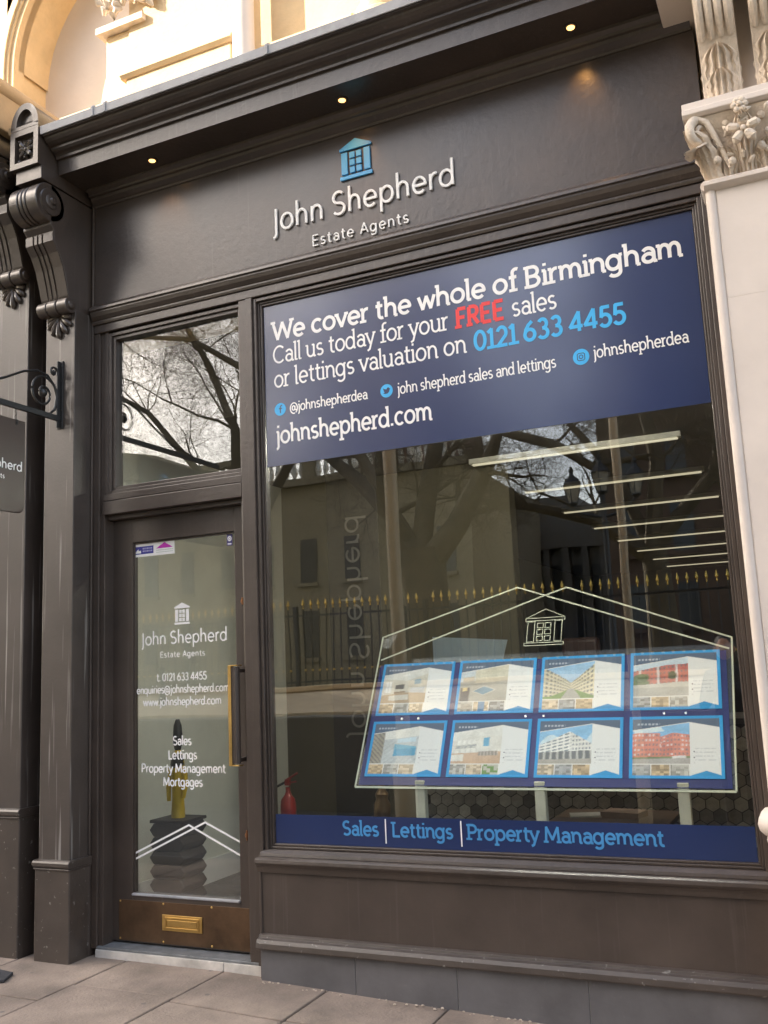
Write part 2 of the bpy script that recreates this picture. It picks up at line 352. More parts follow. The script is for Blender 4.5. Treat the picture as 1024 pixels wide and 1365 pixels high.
# ---------------------------------------------------------------- ground
def gz(x): return -.02-.035*max(0., min(6., x)+.35)
def structure(o, label=None): o['kind'] = 'structure'; return o
pv = thing('pavement', None, None, (0,-1,-.1), kind='structure')
bed = MB(); bed.grid(lambda a, b: (-14+28*a, -2.4+3.2*b, gz(-14+28*a)-.012), 28, 2); bed.build('joint_bed', GROUT, pv)
rnd = random.Random(5)
xs = [-.93+.63*i for i in range(-5, 9)]
for i in range(len(xs)-1):
    x0, x1 = xs[i], xs[i+1]
    off = {5: -.46, 4: -.70, 6: -.52}.get(i, -.35-.5*rnd.random())
    ys = [.3, off, off-.85, off-1.7]
    for k in range(len(ys)-1):
        g = .0055; a0, a1 = x0+g, x1-g; b1, b0 = ys[k]-g, max(ys[k+1]+g, -2.35)
        if b1-b0 < .05: continue
        h = [rnd.uniform(-.0025, .0025) for _ in range(4)]
        mb = MB(); c = [(a0,b0),(a1,b0),(a1,b1),(a0,b1)]
        mb.add([(x, y, gz(x)-.04) for x, y in c]+[(x, y, gz(x)+h[j]) for j, (x, y) in enumerate(c)],
               [(3,2,1,0),(4,5,6,7),(0,1,5,4),(1,2,6,5),(2,3,7,6),(3,0,4,7)])
        mb.build('slab', PAVE, pv, bev=.005)
# grit along the wall foot
gm = MB()
for k in range(70):
    x = rnd.uniform(-.1, 2.3); y = -.11-abs(rnd.gauss(0,.02)); r = rnd.uniform(.002, .007)
    gm.ball((x, y, gz(x)+r*.7), r*1.3, r, r*.7, 6, 4)
gm.build('grit', mat('grit', (.4,.33,.26), .9, var=.4, scale=30), pv)['kind'] = 'stuff'

# ---------------------------------------------------------------- shopfront
SF = thing('shopfront', 'dark brown painted wooden shopfront with glazed door, big window and deep fascia', 'shopfront', (.5,0,-.03))
def B(name, m_, *bx, bev=.004, par=None):
    mb = MB()
    for b in bx: mb.box(*b)
    return mb.build(name, m_, par or SF, bev=bev)
def P(name, prof, x0, x1, m_=None, par=None, smooth=False, bev=0):
    return MB().prism(prof, x0, x1, 'x').build(name, m_ or PAINT, par or SF, smooth=smooth, bev=bev)
# pilasters with consoles --------------------------------------------------------
def pilaster(par, x0, x1, dz, foot):
    pl = B('pilaster', PAINT_W, (x0, x1, -.2, .12, .5+dz, 3.72+dz), par=par)
    B('pilaster_base', PAINT_C, (x0-.012, x1+.012, -.215, .12, foot, .47+dz), par=par, bev=.006)
    n = 8; prof = [(.12,.47+dz)]+[(-.215-.018*math.cos(R(a)), .495+dz+.022*math.sin(R(a))) for a in (-90,-50,-20,20,50,90)]+[(.12,.517+dz)]
    rm = MB(); rm.prism(prof, x0-.02, x1+.02, 'x'); rm.box(x0-.016, x1+.016, -.222, .12, .462+dz, .4735+dz)
    rm.build('pilaster_band', PAINT_C, par, bev=.004)
    # console
    cx0, cx1 = x0, x1-.012; W = cx1-cx0
    pr = [(.1,3.70+dz),(-.215,3.70+dz),(-.235,3.74+dz),(-.245,3.80+dz),(-.262,3.88+dz),(-.29,3.97+dz),(-.328,4.045+dz),(-.372,4.10+dz),(-.372,4.16+dz),(-.40,4.19+dz),(-.40,4.44+dz),(.1,4.44+dz)]
    cons = P('console', pr, cx0, cx1, PAINT, par, bev=.004)
    # raised fillets between grooves on the curved face
    fl = MB()
    cp = [(-.215,3.76+dz),(-.24,3.80+dz),(-.262,3.88+dz),(-.29,3.97+dz),(-.328,4.045+dz),(-.372,4.10+dz),(-.374,4.155+dz)]
    for a, b in ((0,.27),(.315,.43),(.475,.60),(.645,1.)):
        for i in range(len(cp)-1):
            p, q = cp[i], cp[i+1]; t = .009
            fl.prism([p, (p[0]-t, p[1]-t*.4), (q[0]-t, q[1]-t*.4), q], cx0+W*a+.002, cx0+W*b-.002, 'x')
    fl.build('console_fillet', PAINT, cons)
    sc_ = MB()
    for a, b, r in ((0,.30,.118),(.30,.34,.108),(.34,.44,.118),(.44,.48,.108),(.48,.58,.118),(.58,.62,.108),(.62,1.,.118)):
        sc_.lathe([(r-.004,0),(r,.004),(r,W*(b-a)-.004),(r-.004,W*(b-a))], (cx0+W*a,-.405,4.325+dz), 28, 'x')
    # volute eye on the side
    for (r0, d) in ((.085,.012),(.05,.022),(.026,.034)): sc_.lathe([(r0,0),(r0*.95,d*.7),(r0*.7,d)], (cx1,-.405,4.325+dz), 20, 'x')
    sc_.build('scroll', PAINT, cons, smooth=True)
    rl = MB()
    for a, b, r in ((-.03,.30,.048),(.30,.34,.042),(.34,.66,.05),(.66,.70,.042),(.70,1.05,.048)):
        rl.lathe([(r-.003,0),(r,.003),(r,W*(b-a)-.003),(r-.003,W*(b-a))], (cx0+W*a,-.235,3.735+dz), 20, 'x')
    rl.lathe([(.03,0),(.026,.012),(.012,.018)], (cx1+.01,-.235,3.735+dz), 14, 'x')
    rl.build('tail_roll', PAINT, cons, smooth=True)
    shl = MB(); c = ((cx0+cx1)/2+.005, -.2, 3.70+dz)
    for k in range(7):
        a = R(-90+(k-3)*24); ln = .15 if k == 3 else (.135 if k in (2,4) else (.118 if k in (1,5) else .095))
        dx, dzz = math.cos(a), math.sin(a)
        pts = [(c[0]+dx*ln*t, -.2-.016*math.sin(math.pi*min(1,t*.9)), c[2]+dzz*ln*t) for t in (.1,.35,.6,.8,.94,1.)]
        shl.tube(pts, [.006,.011,.015,.019,.015,.006], 8)
    shl.build('shell_ornament', PAINT, cons, smooth=True)
    # blocks above the scroll
    B('neck_block', PAINT, (cx0+.012, cx1-.002, -.478, .1, 4.452+dz, 4.535+dz), par=par, bev=.003)
    bk = MB(); f = .036; bx0, bx1, bz0, bz1 = cx0-.015, cx1-.01, 4.54+dz, 4.785+dz
    bk.box(bx0, bx1, -.468, .1, bz0, bz1)
    bk.box(bx0, bx0+f, -.502, -.468, bz0, bz1); bk.box(bx1-f, bx1, -.502, -.468, bz0, bz1)
    bk.box(bx0+f, bx1-f, -.502, -.468, bz0, bz0+f); bk.box(bx0+f, bx1-f, -.502, -.468, bz1-f, bz1)
    blk = bk.build('console_block', PAINT, par)
    ro = MB(); cx, cz = (bx0+bx1)/2, (bz0+bz1)/2; rr = .058
    for k in range(8):
        a = R(45*k+ (0 if k % 2 else 0)); ln = rr*(1.25 if k % 2 else .95)
        d = Vector((math.cos(a), 0, math.sin(a)))
        pts = [Vector((cx, -.475, cz))+d*ln*t+Vector((0, -.014*math.sin(math.pi*t), 0)) for t in (.1,.4,.7,1.)]
        ro.tube(pts, [.006,.012,.015,.006], 6)
    ro.ball((cx,-.486,cz), .014,.012,.014, 10, 6)
    for sx in (-1,1):
        for sz in (-1,1): ro.ball((cx+sx*.062,-.474,cz+sz*.066), .014,.012,.014, 8, 5)
    ro.build('rosette', PAINT, blk, smooth=True)
    # round-headed cap
    cm = MB(); cx = (bx0+bx1)/2; rx = (bx1-bx0)/2
    outer = [(cx+rx*math.cos(R(a)), 4.80+dz+.155*math.sin(R(a))) for a in range(0, 181, 12)]
    inner = [(cx+(rx-.045)*math.cos(R(a)), 4.815+dz+.10*math.sin(R(a))) for a in range(0, 181, 12)]
    cm.prism(outer, -.47, .1, 'y')
    n = len(outer)
    vs = [(x,-.502,z) for x, z in outer]+[(x,-.502,z) for x, z in inner]+[(x,-.468,z) for x, z in outer]+[(x,-.468,z) for x, z in inner]
    fs = []
    for i in range(n-1): fs += [(i,i+1,n+i+1,n+i),(i,i+2*n,i+1+2*n,i+1),(n+i,n+i+1,3*n+i+1,3*n+i)]
    fs += [(0,n,3*n,2*n),(n-1,3*n-1,4*n-1,2*n-1)]
    cm.add(vs, fs); cm.box(bx0,bx1,-.502,-.47,4.788+dz,4.812+dz)
    cm.build('console_cap', PAINT, par, smooth=True)
pilaster(SF, -1.432, -1.205, 0, gz(-1.3)-.02)
NB = thing('neighbouring_shopfront', 'edge of dark brown neighbouring shopfront pilaster set higher up the slope', 'shopfront', (-1.9,0,0))
pilaster(NB, -1.82, -1.578, .27, gz(-1.7)-.02)
B('recess_board', PAINT, (-1.577, -1.434, .06, .13, gz(-1.5)-.03, 5.0), par=NB)
B('side_board', PAINT, (-2.6, -1.83, 0, .13, gz(-1.5)-.03, 5.0), par=NB)
# the wall face behind console, cornice return
B('pilaster_return', PAINT, (-1.2045, -1.192, -.06, .12, -.02, 4.53))
# cornice -----------------------------------------------------------------------
cor = [(.1,4.53),(-.34,4.53),(-.345,4.62),(-.362,4.622),(-.364,4.636),(-.372,4.645),(-.392,4.652),(-.405,4.664),(-.407,4.676),(-.425,4.68),(-.445,4.69),(-.458,4.704),(-.462,4.715),(-.48,4.717),(-.482,4.73),(.1,4.80)]
co = P('cornice', cor, -1.217, 2.31)
ld = MB(); ld.prism([(-.492,4.722),(-.495,4.772),(-.488,4.778),(.1,4.86),(.1,4.84),(-.484,4.762),(-.484,4.722)], -1.222, 2.31, 'x')
for x in (-.83,-.74,.35,1.4): ld.prism([(-.499,4.72),(-.502,4.776),(-.49,4.79),(.1,4.872),(.1,4.85),(-.49,4.77),(-.49,4.72)], x, x+.018, 'x')
ld.build('lead_capping', LEAD, co, bev=.002)
P('bed_moulding', [(-.03,4.43),(-.052,4.432),(-.056,4.444),(-.066,4.45),(-.085,4.468),(-.09,4.484),(-.104,4.488),(-.108,4.5),(-.128,4.514),(-.13,4.5285),(-.03,4.5285)], -1.19, 2.44)
# fascia ------------------------------------------------------------------------
fp = MB(); fp.box(-1.19,2.45,-.045,.1,3.76,4.44)
fp.build('fascia_board', PAINT, SF, bev=.0015)
P('fascia_moulding', [(.05,3.79),(-.046,3.79),(-.062,3.783),(-.098,3.752),(-.10,3.735),(-.088,3.731),(-.088,3.722),(-.082,3.70),(-.07,3.682),(-.064,3.678),(-.064,3.668),(-.06,3.655),(.05,3.655)], -1.19, 2.46, bev=.0015)
# frame head, mullions, window beads ---------------------------------------------
def ring(mb, x0, x1, z0, z1, wd, y0, y1):
    mb.box(x0-wd, x0, y0, y1, z0-wd, z1+wd); mb.box(x1, x1+wd, y0, y1, z0-wd, z1+wd)
    mb.box(x0, x1, y0, y1, z1, z1+wd); mb.box(x0, x1, y0, y1, z0-wd, z0)
B('frame_head', PAINT, (-1.19, 2.44, -.052, .1, 3.603, 3.6545))
B('mullion', PAINT, (-.048, -.0455, -.052, .08, .6, 3.602), (-.0875, -.048, -.053, .08, .02, 3.602), bev=.002)
B('window_post', PAINT, (2.4055, 2.47, -.052, .08, .6, 3.602))
wf = MB(); ring(wf, 0, 2.36, .616, 3.552, .012, -.016, .03); ring(wf, -.0125, 2.3725, .6035, 3.5645, .012, -.024, .03); ring(wf, -.025, 2.385, .591, 3.577, .02, -.04, .03)
wf.build('window_frame', PAINT, SF, bev=.003)
PANE = B('window_pane', GLASS, (-.01, 2.37, 0, .008, .606, 3.562), bev=0)
# door frame and transom light ----------------------------------------------------
df = MB()
df.box(-1.19,-1.148,-.046,.12,.02,3.602); df.box(-1.1475,-1.118,-.03,.12,.02,3.602); df.box(-.138,-.0885,-.047,.12,.02,3.602); df.box(-.165,-.1385,-.012,.12,.02,2.46)
df.box(-1.117,-.139,-.0465,.12,2.545,2.586); df.box(-1.117,-.139,-.0475,.12,2.4625,2.5425); df.box(-1.117,-.1655,-.0,.12,2.435,2.462)
df.build('door_frame', PAINT, SF, bev=.003)
tf = MB(); ring(tf, -1.045, -.16, 2.63, 3.55, .022, -.02, .05); ring(tf, -1.0675, -.1395, 2.6075, 3.5725, .021, -.034, .05); tf.box(-1.117,-1.089,-.036,.05,2.588,3.602)
tf.build('transom_frame', PAINT, SF, bev=.003)
B('transom_pane', GLASS, (-1.05, -.155, .01, .018, 2.62, 3.56), bev=0)
# door ----------------------------------------------------------------------------
DY = .05
door = B('door', PAINT, (-1.15,-.975,DY,DY+.05,.045,2.434), (-.257,-.088,DY,DY+.05,.045,2.434), (-.975,-.257,DY,DY+.05,2.292,2.434), (-.975,-.257,DY,DY+.05,.045,.297), bev=.002)
db = MB(); ring(db, -.968, -.264, .307, 2.282, .0095, DY+.012, DY+.04); db.build('glazing_bead', PAINT, door, bev=.002)
B('sill_bead', LEAD, (-.974,-.258,DY-.012,DY+.011,.293,.306), par=door)
B('door_pane', GLASS, (-.97,-.262,DY+.022,DY+.03,.302,2.287), bev=0, par=door)
kp = MB(); kp.box(-1.068,-.10,DY-.004,DY-.0005,.052,.268); kp.build('kick_plate', BRONZE, door, bev=.001)
sm = MB(); sm.lathe([(.006,0),(.006,-.0015),(.003,-.0035)], (0,0,0), 10, 'y')
scr = [(x, z) for x in (-1.058,-.76,-.44,-.193) for z in (.061,.259)]
s0 = None
for x, z in scr:
    mb = MB(); mb.lathe([(.006,0),(.006,-.0015),(.003,-.0035)], (x,DY-.004,z), 10, 'y'); mb.build('screw', BRASS, door)
lb = MB(); lx0, lx1, lz0, lz1 = -.765,-.50,.122,.205
lb.box(lx0,lx1,DY-.010,DY-.0045,lz0,lz1); ring(lb, lx0+.03, lx1-.03, lz0+.02, lz1-.02, .010, DY-.015, DY-.0105); lb.box(lx0+.034,lx1-.034,DY-.0135,DY-.0105,lz0+.022,lz1-.025)
lb.build('letter_box', BRASS, door, bev=.002)
# flat brass pull handle with brown back
hx = -.196
hb = MB(); hb.prism([(hx-.030,-.055),(hx-.026,-.062),(hx+.004,-.062),(hx+.012,-.045),(hx+.012,-.03),(hx-.03,-.03)], 1.022, 1.53, 'z')
hb.box(hx-.02,hx+.012,-.03,DY,1.03,1.05); hb.box(hx-.02,hx+.012,-.03,DY,1.50,1.52)
hb.build('handle', PAINT, door, bev=.002)
he = MB(); he.box(hx-.036,hx-.030,-.064,-.026,1.016,1.536); he.box(hx-.042,hx-.022,-.0665,-.0642,1.012,1.54); he.box(hx-.036,hx+.02,-.064,-.02,1.010,1.0155); he.box(hx-.036,hx+.02,-.064,-.02,1.5365,1.542)
he.build('handle_plate', BRASS, door, bev=.001)
for z, tall in ((1.892,.02),(.64,.026)):
    k = MB(); k.lathe([(.016,0),(.016,-.004),(.012,-.007),(.006,-.0075)], (-.205,DY,z), 16, 'y'); k.box(-.209,-.201,DY-.011,DY,z-tall,z+tall)
    k.build('lock', mat('copper_lock', (.35,.17,.09), .35, 1.), door, bev=.001)
# lettering on the door glass
dy = DY+.0205
KD = 1.0159
def dx_(x): return 2.707+(x-2.707)*KD
def dz_(z): return 1.4895+(z-1.4895)*KD
def DT(s, x0, x1, z, cap, t, sp=0.): return text(s, dx_(x0), dx_(x1), dz_(z), cap, t, dy, .0008, False, sp).build('lettering', LETW, door, fixn=False)
lm = MB(); logo(lm, dx_(-.636),dx_(-.531),dz_(1.785),dz_(1.908),dy); lm.build('emblem', LETW, door)
DT('John Shepherd', -.872,-.279,1.676,.078,.0085, .02); DT('Estate Agents', -.738,-.43,1.602,.036,.0045, .1)
DT('t. 0121 633 4455', -.763,-.42,1.470,.047,.006); DT('enquiries@johnshepherd.com', -.905,-.272,1.402,.047,.006); DT('www.johnshepherd.com', -.859,-.325,1.334,.047,.0068)
DT('Sales', -.653,-.527,1.116,.052,.0075); DT('Lettings', -.686,-.491,1.040,.052,.0075); DT('Property Management', -.873,-.305,.967,.052,.0075); DT('Mortgages', -.723,-.455,.894,.052,.0075)
cv = MB(); stroke(cv, [(dx_(x),dz_(z)) for x,z in ((-.945,.518),(-.55,.691),(-.22,.545))], .010, dy, dy+.0008); stroke(cv, [(dx_(x),dz_(z)) for x,z in ((-.943,.487),(-.443,.708),(-.22,.613))], .010, dy-.0002, dy+.0008)
cv.build('roof_line', LETW, door)
# small stickers in the top corners
def raster(mb, x0, x1, z0, z1, y, nx, nz, fn, cols):
    for j in range(nz):
        for i in range(nx):
            a, b = x0+(x1-x0)*i/nx, x0+(x1-x0)*(i+1)/nx; c, d = z0+(z1-z0)*j/nz, z0+(z1-z0)*(j+1)/nz
            mb.add([(a,y,c),(b,y,c),(b,y,d),(a,y,d)], [(0,1,2,3)]); cols.append(fn((i+.5)/nx, (j+.5)/nz))
def stick1(s, t):
    wh = (.8,.8,.78); nv = (.03,.03,.25); mg = (.5,.02,.4)
    if s < .52:
        if .02 < s < .5 and .2 < t < .78:
            if .05 < s < .2 and .28 < t < .72 and (t-.28) < (s-.04)*3.2 and (s < .14 or t < .45): return wh
            if .23 < s < .48 and (.55 < t < .64 or .36 < t < .46) and int(s*90) % 3: return (.35,.35,.6)
            return nv
        return wh
    u = (s-.76)/.2
    if abs(u) < 1 and .5 < t < .5+.42*(1-abs(u)) : return mg
    if .56 < s < .96 and (.34 < t < .4 or .2 < t < .25) and int(s*100) % 4: return (.3,.4,.3)
    return wh
mb = MB(); cl = []; raster(mb, dx_(-.932),dx_(-.632),2.205,2.285,dy+.0001,100,26,stick1,cl); o = mb.build('sticker', PRINT, door, cols=cl, fixn=False); o['label'] = 'white sticker with navy and magenta badges'
def stick2(s, t):
    d = math.hypot(s-.5, (t-.62)*1.5)
    if d < .36 and not (.13 < d < .2): return (.75,.75,.8)
    if .15 < s < .85 and .08 < t < .2: return (.6,.6,.7)
    return (.04,.03,.14)
mb = MB(); cl = []; raster(mb, dx_(-.274),dx_(-.236),2.215,2.280,dy+.0001,24,34,stick2,cl); o = mb.build('sticker', PRINT, door, cols=cl, fixn=False); o['label'] = 'tiny navy sticker with white ring'
# door step -----------------------------------------------------------------------
st = MB(); st.prism([(-1.147,-.05),(-.062,-.05),(-.062,.11),(-1.147,.11)], .0205, .034, 'z'); st.build('door_step', STEPT, SF, bev=.003)
se = MB()
for xa, xb in ((-1.15,-.30),(-.2985,-.06)):
    c = [(xa,-.056),(xb,-.056),(xb,.05),(xa,.05)]
    se.add([(x,y,gz(x)-.004) for x,y in c]+[(x,y,.020) for x,y in c], [(3,2,1,0),(4,5,6,7),(0,1,5,4),(1,2,6,5),(2,3,7,6),(3,0,4,7)])
se.build('step_edge', STEPW, SF, bev=.003)
# sill, riser, plinth ---------------------------------------------------------------
P('window_sill', [(.05,.5895),(-.045,.5895),(-.062,.575),(-.066,.56),(.05,.56)], -.06, 2.5, bev=.002)
P('sill_moulding', [(.05,.5595),(-.098,.5595),(-.112,.553),(-.115,.537),(-.108,.527),(-.10,.521),(-.092,.508),(-.088,.494),(-.086,.486),(.05,.486)], -.062, 2.5, bev=.0015)
B('riser_panel', PAINT, (-.05, 2.5, -.07, .05, .17, .4855), bev=0)
B('riser_stile', PAINT, (-.06, -.045, -.078, .05, -.06, .4855))
P('riser_moulding', [(.05,.188),(-.072,.188),(-.09,.183),(-.093,.172),(-.112,.166),(-.12,.15),(-.124,.128),(-.122,.121),(-.05,.119),(.05,.119)], -.058, 2.5, PAINT_C, bev=.001)
tx = [-.044,.49,1.012,1.62,2.5]
for i in range(4):
    B('tile', SLATE, (tx[i]+.002, tx[i+1]-.002, -.10, .05, -.2, .1185), bev=.0015)
B('tile_grout', mat('pale_grout', (.28,.27,.25), .9), (-.044, 2.5, -.096, .04, -.2, .117), bev=0)
# ---------------------------------------------------------------- fascia sign: raised letters
FS = thing('fascia_sign', 'raised white shop name and blue house emblem on brown fascia', 'sign', (.65,-.06,3.8))
fy = -.058
for mb in text('John Shepherd', .105, 1.22, 3.957, .148, .0135, fy, .011, False, .02, True): mb.build('letter', LETW, FS, bev=0)
for mb in text('Estate Agents', .357, .945, 3.815, .068, .0068, fy+.002, .009, False, .1, True): mb.build('letter', LETW, FS, bev=0)
lm = MB(); logo(lm, .55,.745,4.155,4.387,fy,.011); lm.build('emblem', BLUEL, FS, bev=.0015)
# ---------------------------------------------------------------- soffit downlights
for i, x in enumerate((-.616,.654,1.905)):
    d = thing('downlight', ('lit round soffit downlight nearest the scroll console', 'lit round soffit downlight just above the blue house emblem', 'lit round soffit downlight nearest the carved stone pier')[i], 'light', (x,-.21,4.53), 'downlights in the shop cornice')
    mb = MB(); mb.lathe([(.022,.0),(.034,0),(.034,-.006),(.028,-.009),(.022,-.006)], (x,-.21,4.53), 24); mb.build('bezel', mat('dark_bezel', (.05,.045,.04), .35, .4), d, smooth=True)
    mb = MB(); mb.lathe([(.0215,-.003),(.019,-.008),(.010,-.012)], (x,-.21,4.53), 20); mb.build('lamp', mat('lamp_glow', (1,.8,.5), .4, var=0, emit=(1,.50,.15,1.1)), d, smooth=True)
    pl = bpy.data.lights.new('lamp_light', 'SPOT'); pl.energy = 1.1; pl.color = (1,.48,.14); pl.spot_size = R(60); pl.spot_blend = .9; pl.shadow_soft_size = .02
    lo = bpy.data.objects.new('lamp_light', pl); COL.objects.link(lo); lo.parent = d; lo.location = (0,0,-.02)
    lo.rotation_euler = Vector((0,-.155,.30)).to_track_quat('Z','Y').to_euler()
# ---------------------------------------------------------------- window banner
by = -.0032
WB = thing('window_banner', 'navy blue vinyl banner across top of shop window advertising free valuation', 'banner', (1.18,by,2.617))
B('sheet', NAVY, (.004, 2.356, by, by+.002, 2.617, 3.551), bev=0, par=WB)
ty = by-.0014
def BT(s, x0, x1, z, cap, t, m_, serif=True, sp=0.):
    return text(s, x0, x1, z, cap, t, ty, .001, serif, sp).build('lettering', m_, WB, fixn=False)
BT('We cover the whole of Birmingham', .057, 2.30, 3.335, .115, .0175, LETW)
BT('Call us today for your', .057, 1.118, 3.200, .108, .0105, LETW); BT('FREE', 1.155, 1.42, 3.200, .108, .0195, REDV); BT('sales', 1.455, 1.688, 3.200, .108, .0105, LETW)
BT('or lettings valuation on', .060, 1.208, 3.060, .108, .0105, LETW); BT('0121 633 4455', 1.245, 2.015, 3.060, .108, .0175, CYANV)
BT('@johnshepherdea', .158, .637, 2.908, .058, .0068, LETW); BT('john shepherd sales and lettings', .811, 1.662, 2.903, .064, .0068, LETW); BT('johnshepherdea', 1.845, 2.288, 2.914, .064, .0068, LETW)
BT('johnshepherd.com', .066, 1.0, 2.737, .108, .0135, LETW)
for k, x in enumerate((.097,.748,1.785)):
    z = 2.935; r = .036 if k < 2 else .04
    mb = MB(); mb.lathe([(r,0),(r,-.0008)], (x,by-.0002,z), 32, 'y'); o = mb.build('icon', CYANV, WB); yy = by-.0016
    g = MB()
    if k == 0:
        stroke(g, [(x+.013,z+.021)]+arcp(x+.010,z+.010,.009,.011,90,180)+[(x+.001,z-.022)], .007, yy, yy+.0005); stroke(g, [(x-.008,z+.004),(x+.012,z+.004)], .006, yy-.0002, yy+.0005)
    elif k == 1:
        pts = [(-.020,-.012),(-.010,-.016),(.004,-.016),(.014,-.008),(.018,.004),(.022,.010),(.017,.011),(.013,.017),(.004,.016),(.001,.008),(-.010,.010),(-.018,.016),(-.018,.007),(-.014,.001),(-.016,-.002),(-.010,-.007)]
        g.prism([(x+a, z+b) for a, b in pts], yy, yy+.0005, 'y')
    else:
        q = .018; stroke(g, [(x-q,z-q+.006),(x-q+.006,z-q),(x+q-.006,z-q),(x+q,z-q+.006),(x+q,z+q-.006),(x+q-.006,z+q),(x-q+.006,z+q),(x-q,z+q-.006),(x-q,z-q+.006)], .004, yy, yy+.0005)
        stroke(g, EL(x, z, .009, .009), .004, yy, yy+.0005)
    g.build('mark', NAVY, o)
WS = thing('window_strip', 'narrow navy vinyl strip along window bottom listing services in blue', 'banner', (1.18,by,.617))
B('sheet', NAVY, (.004, 2.356, by, by+.002, .617, .762), bev=0, par=WS)
for s, a, b in (('Sales',.395,.60),('Lettings',.668,.993),('Property Management',1.062,1.980)):
    text(s, a, b, .667, .072, .0108, ty, .001, True).build('lettering', mat('mid_blue_vinyl', (.055,.25,.52), .4, var=.02), WS, fixn=False)
for x in (.636,1.034): B('divider', LETW, (x-.003, x+.003, ty, ty+.001, .635, .752), bev=0, par=WS)
# ---------------------------------------------------------------- stone pier at the right
SP = thing('stone_pier', 'pale cream stone pier with carved foliage capital and paired leaf brackets', 'pier', (2.85,-.1,-.1))
sx, fy_ = 2.455, -.2
for za, zb_ in ((.72,3.02),(3.0203,3.535)):
    sh_ = MB(); sh_.prism([(sx+.03,fy_),(3.3,fy_),(3.3,.2),(sx,.2),(sx,fy_+.03)], za, zb_, 'z'); sh_.build('shaft_block', STONEP, SP, bev=.001)
ed = MB(); ed.tube([(sx+.004,fy_+.012,.8),(sx+.004,fy_+.012,3.53)], .023, 12); ed.build('edge_bead', STONEP, SP, smooth=True)
bs = MB(); bs.prism([(sx-.02,-.24),(3.3,-.24),(3.3,.2),(sx-.02,.2)], -.3, .70, 'z')
for r, z in ((.062,.805),(.04,.745)):
    bs.tube([(sx-r*.5+.01,.1,z),(sx-r*.5+.01,fy_,z),(sx+.02,fy_-r*.5,z),(3.3,fy_-r*.5,z)], r*.8, 12)
bs.prism([(sx-.012,-.225),(3.3,-.225),(3.3,.2),(sx-.012,.2)], .70, .76, 'z')
bs.build('pedestal', STONEP, SP, smooth=True)
# neck moulding
nk = MB(); pr = [(0,3.525),(.018,3.53),(.034,3.545),(.034,3.56),(.02,3.572),(0,3.576)]
nk.prism([(fy_-a, z) for a, z in pr]+[(.1,3.576),(.1,3.525)], sx-.02, 3.3, 'x')
nk.tube([(sx-.012,.05,3.552),(sx-.012,fy_-.012,3.552)], .024, 10)
nk.build('neck_moulding', STONEP, SP, smooth=True)
# capital bell
bl = MB()
def bell(a, b):  # a across, b up
    fl = .085*b**2.2
    return (sx+.012-fl*.5+(3.3-sx)*a, fy_+.01-fl, 3.572+.275*b)
bl.grid(bell, 10, 10)
bl.grid(lambda a, b: (sx+.012-.0425*b**2.2, fy_+.01-.085*b**2.2+(.25)*a, 3.572+.275*b), 4, 10)
bl.build('bell', CARVE, SP, smooth=True, fixn=False)
ab = MB(); ab.prism([(.1,3.85),(fy_-.085,3.85),(fy_-.10,3.862),(fy_-.10,3.888),(fy_-.085,3.892),(fy_-.085,3.925),(.1,3.925)], sx-.075, 3.3, 'x')
ab.build('abacus', STONEP, SP, bev=.004)
def leaf(mb, base, top, width, curl, n=(0,-1,0), lobes=5, ribs=.006, thick=.012):
    """an acanthus-like leaf that rises from base to top and curls outward along n"""
    base = Vector(base); top = Vector(top); n = Vector(n).normalized(); ax = top-base; L = ax.length; ax.normalize(); sd = ax.cross(n).normalized()
    def f(a, b):
        s = (a-.5)*2
        wd = width*(.72+.28*math.sin(math.pi*min(1, b*.8+.1)))*(1+.07*math.cos(b*lobes*2*math.pi))
        if b > .86: wd *= max(.3, 1-.7*((b-.86)/.14)**2)
        out = curl*(max(0, b-.35)/.65)**2.2+.012-.35*thick*s*s+ribs*1.5*math.cos(s*math.pi*5)*(1-.3*abs(s))-.02*s*s
        dn = -curl*.9*max(0, b-.8)/.2*.5 if b > .8 else 0
        return base+ax*(L*b+dn*.6)+sd*(wd*.5*s)+n*out
    mb.grid(lambda a, b: f(a, b), 16, 18)
cp = MB()
for k, x in enumerate((2.53,2.72,2.91,3.1)):
    leaf(cp, (x,fy_,3.575), (x,fy_-.02,3.70), .13, .035, lobes=3)
    leaf(cp, (x+.095,fy_,3.575), (x+.095,fy_-.05,3.83), .10, .05, lobes=4)
leaf(cp, (sx+.02,fy_+.01,3.575), (sx-.03,fy_-.06,3.80), .12, .05, n=(-.7,-.7,0), lobes=4)
leaf(cp, (sx+.01,-.08,3.575), (sx-.02,-.08,3.76), .11, .04, n=(-1,0,0), lobes=4)
cp.build('acanthus_leaf', CARVE, SP, smooth=True, fixn=False)
# corner volute: spiral roll
vo = MB()
pts = []; rd = []
for i in range(46):
    t = i/45; a = R(200-620*t); r = .068*(1-t)**.8+.008
    d = Vector((-.72,-.69,0)); c = Vector((sx-.012,fy_-.055,3.778))
    e1 = Vector((-.69,-.72,0))
    pts.append(c+e1*(r*math.cos(a))+Vector((0,0,1))*(r*math.sin(a))+Vector((.69,-.72,0))*(.012*t)); rd.append(.020*(1-t)+.007)
vo.tube(pts, rd, 10)
vo.tube([(sx+.10,fy_-.035,3.60),(sx+.075,fy_-.05,3.68),(sx+.045,fy_-.062,3.76),(sx+.02,fy_-.07,3.82),(sx-.02,fy_-.075,3.845)], [.008,.011,.013,.015,.014], 10)
leaf(vo, (sx-.015,fy_-.03,3.73), (sx-.05,fy_-.09,3.67), .10, .03, n=(-.7,-.7,0), lobes=3)
vo.build('volute', CARVE, SP, smooth=True)
